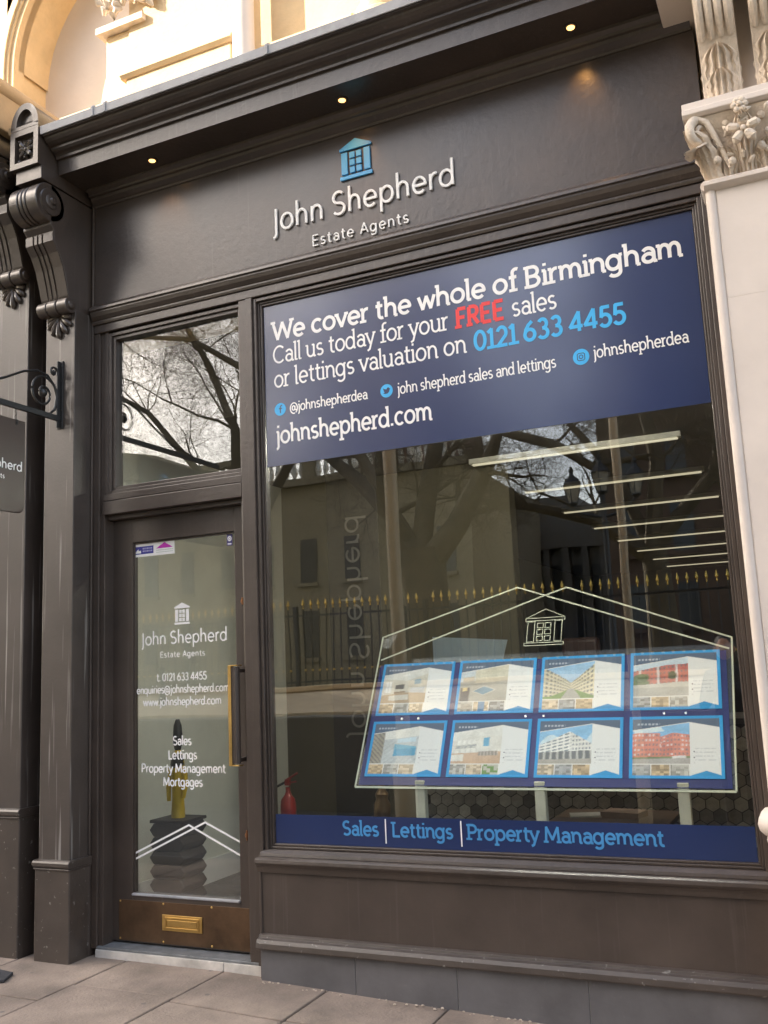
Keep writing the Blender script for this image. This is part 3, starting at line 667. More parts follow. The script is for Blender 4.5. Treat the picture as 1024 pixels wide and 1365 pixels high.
# flower and berries between the leaves
fw_ = MB(); c = Vector((sx+.17,fy_-.085,3.735))
for k in range(5):
    a = R(90+72*k); d = Vector((math.cos(a),0,math.sin(a)))
    fw_.tube([c+d*.008, c+d*.03+Vector((0,-.012,0)), c+d*.055+Vector((0,-.01,0)), c+d*.072], [.008,.02,.022,.007], 8)
fw_.ball(c+Vector((0,-.016,0)), .014,.012,.014, 10, 6)
c2 = Vector((sx+.165,fy_-.10,3.845))
for k in range(6):
    a = R(60*k); fw_.ball(c2+Vector((math.cos(a)*.022,0,math.sin(a)*.022)), .016,.014,.016, 8, 6)
fw_.ball(c2+Vector((0,-.01,0)), .013,.014,.013, 8, 6)
for q in ((.05,3.64),(.11,3.62),(.235,3.66),(.27,3.72),(.10,3.80),(.245,3.80)): fw_.ball((sx+q[0],fy_-.05,q[1]), .018,.016,.02, 8, 6)
rr = random.Random(8)
for k in range(26):
    x = sx+.06+.5*rr.random(); z = 3.60+.22*rr.random(); a = rr.uniform(0, 3.1); d = Vector((math.cos(a),0,math.sin(a)))
    b0 = Vector((x, fy_-.028-.085*((z-3.572)/.275)**2.2, z)); fw_.tube([b0, b0+d*.02+Vector((0,-.008,0)), b0+d*.04], [.006,.011,.003], 6)
fw_.build('flower_ornament', CARVE, SP, smooth=True)['kind'] = 'stuff'
# brackets above the capital
for x0 in (2.475,2.70,2.925):
    x1 = x0+.165; mb = MB()
    mb.prism([(.1,3.925),(fy_+.03,3.925),(fy_+.015,4.05),(fy_-.01,4.15),(fy_-.05,4.22),(fy_-.10,4.29),(fy_-.13,4.36),(fy_-.135,4.40),(.1,4.40)], x0, x1, 'x')
    mb.box(x0-.006,x1+.006,fy_-.15,.1,4.402,4.46)
    br = mb.build('bracket', CARVE, SP, bev=.004)
    fl = MB()
    for k in range(4):
        xx = x0+.022+k*.04
        fl.tube([(xx,fy_-.045,4.225),(xx,fy_-.10,4.28),(xx,fy_-.135,4.34),(xx,fy_-.14,4.395)], [.014,.019,.019,.016], 8)
    fl.build('flute', CARVE, br, smooth=True)
    lf = MB(); xm = (x0+x1)/2
    leaf(lf, (xm,fy_+.03,3.93), (xm,fy_-.0,4.20), .17, .06, lobes=5, ribs=.010); leaf(lf, (xm,fy_+.005,3.93), (xm,fy_-.01,4.075), .13, .05, lobes=4, ribs=.007)
    lf.build('acanthus_leaf', CARVE, br, smooth=True, fixn=False)
B('bracket_back', STONEP, (2.47, 3.3, -.12, .15, 3.9255, 4.46), par=SP, bev=0)
# stone cornice block over the pier
P('cornice_block', [(.1,4.462),(-.36,4.462),(-.37,4.50),(-.42,4.53),(-.44,4.60),(-.5,4.66),(-.5,4.76),(.1,4.80)], 2.318, 3.3, STONEP, SP, bev=.006)
# ---------------------------------------------------------------- stone upper storey
UF = thing('stone_upper_storey', 'sunlit cream stone upper storey with arched recess above the shop cornice', 'building', (0,.3,4.8))
UY = .06
B('wall', STONE, (-1.0,-.155,UY-.02,.6,4.8,8.2), (-.155,6,UY+.06,.6,4.8,8.2), (-6,-2.0,UY,.6,4.8,8.2), par=UF, bev=.01)
B('plinth_course', STONE, (-.96,-.165,UY-.09,UY,4.8,5.27), (.02,.62,UY-.03,UY+.08,4.8,5.16), (-2.0,-.99,UY-.03,UY+.2,4.8,5.22), par=UF, bev=.008)
for nm, x0, x1, z, yb in (('base_moulding',-.99,-.15,5.27,UY-.09),('base_moulding',.01,.63,5.16,UY-.03)):
    P(nm, [(yb+.1,z-.001),(yb-.012,z-.001),(yb-.03,z+.018),(yb-.028,z+.036),(yb-.008,z+.052),(yb+.03,z+.066),(yb+.1,z+.07)], x0, x1, STONE, UF, smooth=True)
# arched recess with moulded archivolt
acx, acz, ar = -1.06, 5.72, .92
am = MB()
def archring(mb, r0, r1, y0, y1):
    for seg in range(15):
        a0, a1 = R(180-6*seg), R(180-6*(seg+1)) if seg < 14 else R(90)
        q = []
        for y in (y0, y1):
            for r, a in ((r0,a0),(r1,a0),(r1,a1),(r0,a1)): q.append((acx+r*math.cos(a), y, acz+r*math.sin(a)))
        mb.add(q, [(0,1,2,3),(7,6,5,4),(0,4,5,1),(1,5,6,2),(2,6,7,3),(3,7,4,0)])
    mb.box(acx-r1, acx-r0, y0, y1, 4.85, acz)
archring(am, ar+.0, ar+.035, UY-.045, UY+.05); archring(am, ar+.037, ar+.06, UY-.06, UY+.05); archring(am, ar+.062, ar+.10, UY-.075, UY+.05); archring(am, ar+.102, ar+.15, UY-.05, UY+.05)
am.build('archivolt', STONE, UF, smooth=True)
rv = MB()
for seg in range(15):
    a0, a1 = R(180-6*seg), R(180-6*(seg+1))
    rv.add([(acx+ar*math.cos(a0),UY,acz+ar*math.sin(a0)),(acx+ar*math.cos(a1),UY,acz+ar*math.sin(a1)),(acx+ar*math.cos(a1),.36,acz+ar*math.sin(a1)),(acx+ar*math.cos(a0),.36,acz+ar*math.sin(a0))],[(0,1,2,3)])
rv.build('reveal', STONE, UF, fixn=False)
rb = MB(); rb.box(-2.0,-.95,.34,.5,4.8,8.2); rb.build('recess_back', STONEP, UF)
rsp = MB()   # wall around the arch head
prev = None
for seg in range(16):
    a = R(180-6*seg); x, z = acx+(ar+.12)*math.cos(a), acz+(ar+.12)*math.sin(a)
    if prev: rsp.add([(prev[0],UY,prev[1]),(x,UY,z),(x,UY,8.2),(prev[0],UY,8.2)], [(0,1,2,3)])
    prev = (x, z)
rsp.build('spandrel', STONE, UF, fixn=False)
# foliate impost ornament beside the arch
im = MB()
for k in range(30):
    x = -1.22+.42*rr.random(); z = 5.82+.16*rr.random(); a = rr.uniform(0, 6.28); d = Vector((math.cos(a),0,math.sin(a)))
    b0 = Vector((x, UY-.02-.05*rr.random(), z)); im.tube([b0, b0+d*.03+Vector((0,-.03,0)), b0+d*.07+Vector((0,-.015,0))], [.012,.026,.006], 7)
im.box(-1.24,-.86,UY-.06,.36,5.70,5.745); im.build('foliate_capital', CARVE, UF, smooth=True)
B('jamb_shaft', STONE, (-1.2,-.9,UY-.01,.36,4.8,5.70), par=UF, bev=.02)
# half column base at right
cb = MB(); cb.lathe([(.16,5.0),(.16,5.12),(.15,5.13),(.155,5.17),(.135,5.2),(.12,5.21),(.115,5.24),(.125,5.27),(.105,5.30),(.10,5.4),(.10,8.2)], (.80,UY,0), 20); cb.build('half_column', STONE, UF, smooth=True)
B('string_block', STONE, (.97,1.3,UY-.08,UY+.06,4.8,5.2), par=UF, bev=.01)
DP = thing('drain_pipe', 'cream painted round drain pipe running up the upper storey', 'pipe', (-.07,0,4.85))
mb = MB(); mb.tube([(-.075,UY-.09,4.7),(-.075,UY-.09,8.2)], .066, 20); mb.build('pipe', STONEP, DP, smooth=True)
mb = MB(); mb.tube([(-.075,UY-.09,6.0),(-.075,UY-.09,6.1)], .078, 20); mb.build('collar', STONEP, DP, smooth=True)
# neighbour's stone entablature above the left console
NE = thing('stone_entablature', 'tan stone block with rounded ledge above the left console', 'masonry', (-1.8,-.2,4.86))
TANS = mat('tan_stone', (.40,.28,.16), .8, var=.12, bump=.2, bscale=40)
P('block', [(.06,4.86),(-.66,4.86),(-.66,5.10),(.06,5.10)], -2.6, -1.545, TANS, NE, bev=.01)
mb = MB(); mb.tube([(-1.57,.06,5.14),(-1.57,-.66,5.14)], .055, 14); mb.box(-2.6,-1.57,-.69,.06,5.102,5.19); mb.build('ledge', TANS, NE, smooth=True)
P('capping', [(.06,4.805),(-.47,4.805),(-.47,4.855),(.06,4.9)], -1.5, -1.235, TANS, NE, bev=.004)
# wall body behind the shopfront so no light leaks
WBODY = MB(); WBODY.box(-6,-1.58,.14,.4,-.3,4.8); WBODY.box(2.48,9,.21,.45,-.3,4.8); WBODY.box(-1.58,2.48,.101,.4,3.62,4.8)
o = WBODY.build('party_wall', STONE); tag(o, 'plain masonry wall behind the brown shopfront and stone pier', 'wall')
# ---------------------------------------------------------------- hanging sign
HS = thing('hanging_sign', 'dark brown hanging sign board on black scrolled iron bracket', 'sign', (-1.31,-.2,2.4))
bx = -1.31
br = MB(); br.box(bx-.022,bx+.022,-.2105,-.2,2.985,3.405); br.box(bx-.006,bx+.006,-.235,-.2107,2.99,3.40)
for z in (3.02,3.10,3.28,3.37): br.lathe([(.007,0),(.006,-.004)], (bx+.014,-.2105,z), 8, 'y')
br.box(bx-.011,bx+.011,-1.42,-.2107,3.03,3.062)
brk = br.build('bracket', BLACKI, HS, bev=.002)
sw = MB()
def sp2(cy, cz, r0, r1, a0, a1, n=40): return [(bx, cy+(r0+(r1-r0)*i/n)*math.cos(R(a0+(a1-a0)*i/n)), cz+(r0+(r1-r0)*i/n)*math.sin(R(a0+(a1-a0)*i/n))) for i in range(n+1)]
sw.tube(sp2(-.345,3.175,.125,.02,-60,560,60), .0075, 8)
pth = [(bx,-.25,3.09),(bx,-.235,3.17),(bx,-.255,3.24),(bx,-.31,3.29),(bx,-.39,3.30),(bx,-.5,3.265),(bx,-.64,3.19),(bx,-.85,3.10),(bx,-1.1,3.065)]
sw.tube(pth, .0075, 8); sw.tube(sp2(-.262,3.325,.034,.008,-20,420,30), .007, 8); sw.ball((bx,-.345,3.175),.026,.026,.026,10,8); sw.ball((bx,-.262,3.325),.012,.012,.012,8,6)
sw.build('scrollwork', BLACKI, brk, smooth=True)
bd = MB(); y0, y1, z0, z1, rc = -1.36,-.482,2.432,2.965,.045
out = [(y1-rc+rc*math.cos(R(a)), z0+rc+rc*math.sin(R(a))) for a in range(-90,1,15)]+[(y1-.004,z1),(y0+.004,z1)]+[(y0+rc+rc*math.cos(R(a)), z0+rc+rc*math.sin(R(a))) for a in range(180,271,15)]
bd.prism(out, bx-.009, bx+.009, 'x'); board = bd.build('board', mat('sign_brown', (.055,.036,.028), .35, var=.06), HS, bev=.002)
def xtext(s, ya, yb, z, cap, t, sp=0.):
    mb = text(s, ya, yb, z, cap, t, 0, .0008, False, sp); mb.v = [(bx+.0105-q[1], q[0], q[2]) for q in mb.v]; return mb.build('lettering', LETW, board, fixn=False)
xtext('John Shepherd', -.99,-.503,2.668,.056,.0068,.02); xtext('Estate Agents', -.88,-.63,2.612,.028,.0036,.1)
lm = MB(); logo(lm, -.80,-.70,2.76,2.88,0,.0008); lm.v = [(bx+.0105-q[1], q[0], q[2]) for q in lm.v]; lm.build('emblem', BLUEL, board)
for yy in (-.55,-1.29):
    ch = MB()
    for k in range(4): ch.tube([(bx+(.005 if k%2 else 0), yy+.006*math.cos(R(a))*(0 if k%2 else 1), 3.018-.018*k+.012*math.sin(R(a))) for a in range(0,360,45)], .0022, 5, closed=True)
    ch.box(bx-.012,bx+.012,yy-.008,yy+.008,2.935,2.965); ch.ball((bx+.012,yy,2.948),.007,.009,.009,8,6)
    ch.build('chain', BLACKI, HS)
# door mat at the neighbour's entrance
mm = MB(); c = [(-2.3,-.85),(-1.30,-.56),(-1.36,-.44),(-2.3,-.30)]
mm.add([(x,y,gz(x)+.001) for x,y in c]+[(x,y,gz(x)+.016) for x,y in c], [(3,2,1,0),(4,5,6,7),(0,1,5,4),(1,2,6,5),(2,3,7,6),(3,0,4,7)])
o = mm.build('doormat', mat('dark_rubber', (.03,.03,.034), .8, var=.3, scale=40, bump=.5, bscale=200), bev=.004); tag(o, 'dark rubber mat lying on paving beside the neighbouring pilaster', 'mat')
# ---------------------------------------------------------------- shop interior
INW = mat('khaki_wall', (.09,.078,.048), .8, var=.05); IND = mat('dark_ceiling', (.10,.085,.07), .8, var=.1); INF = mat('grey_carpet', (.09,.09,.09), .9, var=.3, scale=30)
def S(name, m_, *bx_):
    mb = MB()
    for b in bx_: mb.box(*b)
    return structure(mb.build(name, m_))
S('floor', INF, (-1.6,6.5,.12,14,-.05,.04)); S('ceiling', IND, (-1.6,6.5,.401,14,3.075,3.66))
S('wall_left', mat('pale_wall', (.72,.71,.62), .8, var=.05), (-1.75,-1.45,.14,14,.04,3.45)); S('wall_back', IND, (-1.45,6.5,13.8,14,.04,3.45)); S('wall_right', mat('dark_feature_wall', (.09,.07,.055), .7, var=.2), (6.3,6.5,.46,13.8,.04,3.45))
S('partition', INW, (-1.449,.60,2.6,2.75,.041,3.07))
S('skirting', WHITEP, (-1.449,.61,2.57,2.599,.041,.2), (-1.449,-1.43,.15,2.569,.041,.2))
TUBE = mat('louvred_tube', (.5,.5,.5), .4, var=0, emit=(1,.88,.62,.20)); TUBEFILL = mat('fill_tube', (1,1,1), .4, var=0, emit=(1,.95,.84,66)); FIT = mat('batten_white', (.6,.58,.5), .5)  # the strong glow is for the unseen added batten only
l0 = None
for k in range(-1, 8):  # first row is unseen, added to brighten the walls behind door and window
    y = 2.5+1.45*k
    c = thing('ceiling_light', 'unseen bright batten light added behind the navy banner to brighten the shop' if k < 0 else 'dim louvred fluorescent batten light mounted across the shop ceiling', 'light', (1.225,y,3.005), 'fluorescent battens on the shop ceiling')
    if k < 1:
        mb = MB(); mb.box(.33,1.93,y-.03,y+.03,3.034,3.074); fit = mb.build('batten', FIT, c)
        mb = MB(); mb.box(.35,1.91,y-.018,y+.018,3.02,3.0335); tu = mb.build('diffuser', TUBEFILL if k < 0 else TUBE, c, bev=.01)
    else: copy_part(fit, c); copy_part(tu, c)
# hexagon-tiled counter front
TW = thing('tiled_counter', 'low counter faced with small dark hexagonal tiles', 'counter', (1.6,1.2,.04))
B('core', mat('dark_grout', (.035,.032,.03), .9), (.42,3.2,1.006,1.5,.04,1.12), par=TW, bev=0); B('worktop', mat('dark_top', (.05,.04,.035), .4), (.40,3.2,.98,1.52,1.121,1.15), par=TW)
hexm = []
for k, c in enumerate(((.48,.45,.40),(.32,.30,.27),(.60,.57,.50),(.17,.16,.15))): hexm.append(mat('hex_tile_%d' % k, c, .45, var=.25, scale=25))
hx0 = []
for k in range(4):
    mb = MB(); mb.prism([(.0385*math.cos(R(30+60*i)), .0385*math.sin(R(30+60*i))) for i in range(6)], -.003, .003, 'y'); mb.v = [(q[0]+1.6, q[1]+1.2, q[2]+.04) for q in mb.v]
    o = mb.build('tile', hexm[k], TW); o.location = (.44+.07*k-1.6, 1.0025-1.2, .3-.04); hx0.append(o)
cnt = 0; rh = random.Random(3); wx = .0715
for j in range(15):
    for i in range(27):
        x = .47+wx*i+(wx/2 if j % 2 else 0); z = .52+.0622*j*.995
        if z > 1.08 or x > 2.42: continue
        if z > .93 and x < 2.2: continue
        if cnt > 290: break
        copy_part(hx0[rh.choice((0,0,1,1,1,2,3))], TW, (x-1.6, 1.0025-1.2, z-.04), name='tile'); cnt += 1
# display stand ---------------------------------------------------------------------
DK = .55; DB0, DZ0 = .30, .862
den = math.hypot(DK, 1); tdir = Vector((0, DK/den, 1/den)); tn = Vector((0, -1/den, DK/den))
def dpt(x, b, o=0.): return Vector((x, DB0, DZ0))+tdir*b-Vector((x,0,0))+Vector((x,0,0))+tn*o
def dquad(mb, x0, x1, b0, b1, o0, o1):
    q = [dpt(x0,b0,o0),dpt(x1,b0,o0),dpt(x1,b1,o0),dpt(x0,b1,o0),dpt(x0,b0,o1),dpt(x1,b0,o1),dpt(x1,b1,o1),dpt(x0,b1,o1)]
    mb.add(q, [(3,2,1,0),(4,5,6,7),(0,1,5,4),(1,2,6,5),(2,3,7,6),(3,0,4,7)])
def zb(z): return (z-DZ0)*den
DS = thing('display_stand', 'tilted house-shaped clear acrylic property display with navy panel on white legs', 'display', (1.3,.4,.04))
hl = [(.325,0),(2.27,0),(2.285,zb(1.565)),(1.42,zb(1.892)),(1.29,zb(1.858)),(1.13,zb(1.914)),(.325,zb(1.668))]
pm = MB(); n = len(hl); pm.add([dpt(a,b,-.004) for a,b in hl]+[dpt(a,b,.004) for a,b in hl], [tuple(range(n))[::-1], tuple(range(n,2*n))]+[(i,(i+1)%n,(i+1)%n+n,i+n) for i in range(n)])
pm.build('acrylic_sheet', ACRY, DS)
def dline(mb, pts, t, o=.0055):
    s = MB(); stroke(s, pts, t, 0, .0015); mb.add([dpt(q[0], q[2], o-q[1]) for q in s.v], s.f)
em = MB(); dline(em, [(.325,0),(2.27,0)], .011); dline(em, [(.325,0),(.325,zb(1.668)),(1.13,zb(1.914)),(1.29,zb(1.858)),(2.27,zb(1.51))], .009); dline(em, [(.34,zb(1.533)),(1.29,zb(1.852)),(1.42,zb(1.892)),(2.285,zb(1.565)),(2.27,0)], .009, .0072)
em.build('etched_edge', EDGE, DS, fixn=False)
npn = MB(); dquad(npn, .345, 2.255, .012, zb(1.50), .006, .009); npn.build('navy_panel', NAVYB, DS)
lg = MB(); a0, a1, b0, b1 = 1.20,1.42,zb(1.575),zb(1.775); Wd, Hd = a1-a0, b1-b0
def LX(s, t): return (a0+Wd*s, b0+Hd*t)
dline(lg, [LX(0,.76),LX(1,.76),LX(1,.68),LX(0,.68),LX(0,.76)], .004); dline(lg, [LX(0,.76),LX(.5,1),LX(1,.76)], .004, .0065)
for s in (.06,.76): dline(lg, [LX(s,.1),LX(s+.18,.1),LX(s+.18,.66),LX(s,.66),LX(s,.1)], .004)
dline(lg, [LX(0,0),LX(1,0),LX(1,.07),LX(0,.07),LX(0,0)], .004)
for i in range(2):
    for j in range(3): dline(lg, [LX(.31+.2*i,.12+.18*j),LX(.46+.2*i,.12+.18*j),LX(.46+.2*i,.25+.18*j),LX(.31+.2*i,.25+.18*j),LX(.31+.2*i,.12+.18*j)], .004)
lg.build('etched_emblem', EDGE, DS, fixn=False)
for x in (.70,1.345,2.035): B('leg', mat('ivory_leg', (.68,.68,.58), .5), (x-.027, x+.027, .30, .345, .04, .90), par=DS)
for x in (.538,.637,1.246,1.343,1.952,2.055):
    mb = MB()
    q = [dpt(x+.008*math.cos(R(a)), zb(1.204)+.008*math.sin(R(a)), .0095) for a in range(0,360,30)]+[dpt(x+.006*math.cos(R(a)), zb(1.204)+.006*math.sin(R(a)), .014) for a in range(0,360,30)]
    mb.add(q, [tuple(range(12,24))]+[(i,(i+1)%12,(i+1)%12+12,i+12) for i in range(12)]); mb.build('stud', mat('steel_stud', (.8,.8,.8), .25, 1., var=.02), DS)
# property cards
rc_ = random.Random(11)
def hsh(i, j, k=0): return ((math.sin(i*12.9898+j*78.233+k*37.7)*43758.5453) % 1.0)
SKY = (.25,.50,.80)
def inr(u, v, a, b, c, d): return a < u < b and c < v < d
def wing(u, v, nu, nv, a=.25, b=.75, c=.25, d=.75):
    x, y = (u*nu) % 1, (v*nv) % 1; return a < x < b and c < y < d
def ph_room(u, v):
    if v > .70+.3*abs(u-.55): return (.74,.73,.70) if not inr(u,v,.45,.6,.86,.9) else (.95,.95,.9)
    if v < .34-.12*abs(u-.5):
        if inr(u,v,.18,.62,.10,.26): return (.66,.63,.58)
        return (.44,.32,.21) if int((u-.5)/(.15+v)*14) % 2 else (.49,.36,.24)
    if inr(u,v,.06,.22,.36,.74): return (.88,.90,.92) if (u*60) % 4 > 1 else (.6,.6,.6)
    if inr(u,v,.30,.50,.46,.60): return (.07,.07,.08)
    if inr(u,v,.28,.54,.30,.38): return (.30,.21,.14)
    if inr(u,v,.64,.97,.24,.46): return (.50,.52,.56) if v < .38 else (.58,.60,.64)
    if inr(u,v,.72,.86,.56,.70): return (.25,.40,.52)
    return (.66,.62,.54)
def ph_lawn(u, v):
    if v > .66:
        if inr(u,v,.06,.30,.66,.80): return (.58,.50,.40)
        return (.66,.62,.50) if u > .32 else (.60,.66,.72)
    if u > .32 and v > .56: return (.55,.50,.40)
    if abs(u-.52)*1.0+abs(v-.32)*1.7 < .26: return (.16,.30,.42) if abs(u-.52)+abs(v-.32)*1.7 < .22 else (.6,.58,.54)
    if inr(u,v,.03,.22,.0,.46): return (.07,.065,.08) if v < .34 or abs(u-.12) > .05 else (.70,.55,.25)
    return (.42,.40,.36)
def ph_flats(u, v):
    h = .46+abs(u-.56)*1.05
    if v > h: return (.30+.3*(1-v),.55+.15*(1-v),.84)
    g = .24-.10*abs(u-.56)-.22*abs(u-.56)
    if v < max(.08,.30-.55*abs(u-.56)):
        return (.40,.40,.39) if abs(u-.56) < .05+.5*(.3-v) else (.16,.30,.08)
    x = math.log(abs(u-.56)*9+1)*3.2; y = v/h*7
    if (x*2) % 1 > .45 and (y % 1) > .45: return (.16,.18,.20)
    if (y % 1) < .12: return (.80,.76,.64)
    return (.62,.56,.40) if u < .56 else (.74,.66,.46)
def ph_brick(u, v):
    if v > .86-.10*abs(u-.6): return (.62,.74,.86)
    if v < .36: return (.46,.45,.43) if v < .27-.04*u else (.58,.57,.54)
    if (u-.14)**2*1.2+(v-.56)**2*1.6 < .030: return (.05,.11,.04) if hsh(int(u*50),int(v*40)) > .4 else (.10,.18,.07)
    if (u-.72)**2*2+(v-.56)**2 < .012: return (.05,.08,.04)
    if inr(u,v,.0,.30,.36,.46): return (.10,.17,.07)
    if int(u*9) % 3 == 1 and (u*9) % 1 < .35: return (.70,.70,.72)
    if wing(u,v,13,7,.3,.7,.3,.75): return (.18,.15,.16)
    return (.60,.16,.13) if int(u*9) % 2 else (.52,.13,.11)
def ph_pool(u, v):
    if u < .26: return (.36,.32,.26) if (u*1.2+v*.8)*9 % 1 > .3 else (.16,.15,.14)
    if inr(u,v,.50,.98,.22,.58-.25*(u-.5)): return (.08,.36,.60) if v < .42 else (.16,.46,.66)
    if v > .74: return (.78,.78,.76)
    if inr(u,v,.55,.95,.6,.72): return (.55,.70,.82)
    return (.56,.60,.64) if (u-v)*7 % 1 > .2 else (.46,.50,.54)
def ph_kitchen(u, v):
    if v > .80-.15*abs(u-.5): return (.82,.82,.80) if not wing(u,1,6,1,.4,.5,0,1) else (.97,.97,.9)
    if inr(u,v,.64,.76,.48,.72): return (.14,.42,.66)
    if inr(u,v,.10,.48,.58,.72): return (.86,.86,.84) if wing(u-.1,.5,10,1,.05,.95,0,1) else (.5,.5,.5)
    if inr(u,v,.08,.50,.46,.56): return (.40,.42,.44) if hsh(int(u*40),int(v*30)) > .4 else (.60,.60,.58)
    if inr(u,v,.06,.52,.32,.45): return (.84,.83,.80) if wing(u-.06,.5,9,1,.06,.94,0,1) else (.5,.5,.48)
    if inr(u,v,.0,.26,.08,.28): return (.82,.80,.76)
    if inr(u,v,.56,.95,.22,.34): return (.30,.26,.24) if (u*30) % 2 > .6 else (.6,.56,.5)
    if v < .32: return (.60,.42,.30) if int((u-.5)/(.12+v)*16) % 2 else (.66,.47,.34)
    return (.76,.75,.72)
def ph_white(u, v):
    top = .56+.55*u if u < .58 else .88-.9*(u-.58)
    if v > top: return (.26,.54,.86) if v > .60+.25*math.sin(u*7) else (.62,.78,.92)
    if v < .13: return (.42,.40,.37)
    if v < .34: return (.14,.15,.17) if wing(u,v,8,2,.1,.8,.0,.8) else (.55,.55,.54)
    y = (v-.34-.25*u)*11
    if u < .62: return (.24,.28,.33) if y % 1 > .52 and (u*26) % 3 > .8 else (.86,.86,.85)
    return (.20,.24,.30) if wing(u,v,16,9,.3,.75,.3,.8) else (.80,.80,.79)
def ph_red2(u, v):
    top = .90-.22*abs(u-.08) if u < .5 else .72+.30*(u-.5) if u < .72 else .79-.35*(u-.72)
    if v > top: return (.22,.50,.84) if hsh(int(u*4+v*2),int(v*7),4) > .4 else (.66,.80,.92)
    if v < .14: return (.44,.42,.41)
    if inr(u,v,.70,.93,.13,.20): return (.75,.75,.78)
    if v < .19: return (.18,.24,.10)
    if wing(u+.1*v*(u-.5),(v-.19)/(top-.19),15,5,.28,.72,.3,.76): return (.16,.17,.20) if hsh(int(u*15),int(v*7)) > .3 else (.75,.76,.78)
    return (.70,.22,.15) if u < .5 else (.62,.18,.13) if u < .72 else (.72,.25,.18)
PH = [ph_room, ph_lawn, ph_flats, ph_brick, ph_pool, ph_kitchen, ph_white, ph_red2]
def cardfn(k):
    def fn(s, t):
        bl = (.02,.34,.78)
        if s < .035 or s > .965 or t < .045 or t > .955: return bl
        s = (s-.035)/.93; t = (t-.045)/.91
        top = .80+.14*s/.66 if s < .66 else .94-.10*(s-.66)/.34
        if t > top:
            if .05 < s < .32 and .89 < t < .925 and int(s*70) % 3: return (.45,.5,.6)
            return (.09,.135,.22)
        if s > .66:
            ch_ = .01+.075*(1-abs((s-.84)/.16))
            if s > .67 and t < ch_: return (.02,.30,.66)
            if .72 < s < .95 and .22 < t < .5 and int(t*46) % 3 == 0 and hsh(int(s*60),int(t*46)) > .25: return (.62,.65,.70)
            if .70 < s < .715 and .22 < t < .5 and int(t*40) % 4 == 0: return (.15,.15,.2)
            return (.80,.82,.85)
        if t > top-.012: return (.8,.8,.8)
        if t < .20:
            c = int(s/.22); f = (s/.22) % 1
            if f > .94 or t > .185: return (.8,.8,.8)
            q = hsh(int(s*22), int(t*26), k+c)
            a = [(.52,.40,.26),(.45,.44,.42),(.60,.50,.38),(.35,.36,.38)][(k+c) % 4]
            if k == 1 and c == 1 and .3 < f < .7: return (.08,.22,.42)
            if k == 5 and c == 2: return (.16,.30,.10) if q > .4 else (.5,.5,.45)
            return tuple(z*(.55+.8*q) for z in a)
        u, v = s/.66, (t-.2)/(top-.2)
        def vn(x, y, kk):
            i, j = int(x), int(y); fx, fy2 = x-i, y-j
            a = hsh(i,j,kk)*(1-fx)+hsh(i+1,j,kk)*fx; b = hsh(i,j+1,kk)*(1-fx)+hsh(i+1,j+1,kk)*fx
            return a*(1-fy2)+b*fy2
        uu = min(1, max(0, u+.014*(vn(u*13, v*13, 5)-.5))); vv = min(1, max(0, v+.014*(vn(u*11, v*11, 9)-.5)))
        c = PH[k](uu, vv); c2 = PH[k](min(1, uu+.02), vv); c = tuple(.7*a+.3*b for a, b in zip(c, c2))
        q = (.80+.22*vn(u*7, v*6, k+20)+.22*vn(u*60, v*44, k+3)); w_ = .10*vn(u*3, v*3, k+7)  # patchy blue-white reflection haze, painted into the print colours
        return tuple(min(.9, z*q*.9+w_*(.8,.9,1.)[e]) for e, z in enumerate(c))
        q = .86+.28*hsh(int(u*60), int(v*44), k)
        return tuple(min(.9, z*q) for z in c)
    return fn
CL = ['property card of a dark living room, at the upper row end beside the fire extinguisher side','property card of a taupe lawn and cream house, above the kitchen card','property card of pale flats along a street under blue sky','property card of red brick flats behind a wide road and trees',
 'property card with blue swimming pool like picture, below the dark living room card','property card of a white kitchen with wooden floor','property card of white modern flats with stepped balconies','property card of long red brick block under blue sky']
CL[0] = 'blue framed property card picturing a dark living room, diagonally above the kitchen card'
CL[4] = 'blue framed property card with smoky grey and pool-blue picture, beside the kitchen card'
for k in range(8):
    i, j = k % 4, k//4; x0 = .372+.4710*i; x1 = x0+.440; b0 = zb(1.222) if j == 0 else zb(.912); b1 = b0+zb(1.504)-zb(1.222)+.0
    if j: b1 = b0+(zb(1.190)-zb(.912))
    ctr = dpt((x0+x1)/2, b0, .011)
    c = thing('property_card', CL[k], 'card', ctr, 'property cards on the display stand')
    mb = MB(); dquad(mb, x0, x1, b0, b1, .0095, .012); mb.build('backing', mat('blue_card', (.02,.34,.78), .4, var=.03), c)
    mb = MB(); cl = []; NX, NZ = 140, 100; fn = cardfn(k)
    for jj in range(NZ):
        for ii in range(NX):
            a, b = x0+(x1-x0)*ii/NX, x0+(x1-x0)*(ii+1)/NX; d0, d1 = b0+(b1-b0)*jj/NZ, b0+(b1-b0)*(jj+1)/NZ
            mb.add([dpt(a,d0,.0135),dpt(b,d0,.0135),dpt(b,d1,.0135),dpt(a,d1,.0135)], [(0,1,2,3)]); q4 = [fn((ii+p_)/NX,(jj+r_)/NZ) for p_, r_ in ((.25,.3),(.75,.7))]; cl.append(tuple((a_+b_)/2 for a_, b_ in zip(*q4)))
    mb.build('print', PRINTL, c, cols=cl, fixn=False)
# pale sheet standing in for a reflection at the display's upper corner
o = MB().prism([(.60,1.36),(.98,1.36),(1.06,1.62),(.60,1.66)], .84, .846, 'y').build('reflection_sheet', mat('reflection_blue', (.50,.58,.62), .5, var=.04)); tag(o, 'pale blue sheet standing in for a reflection on the acrylic display', 'board')
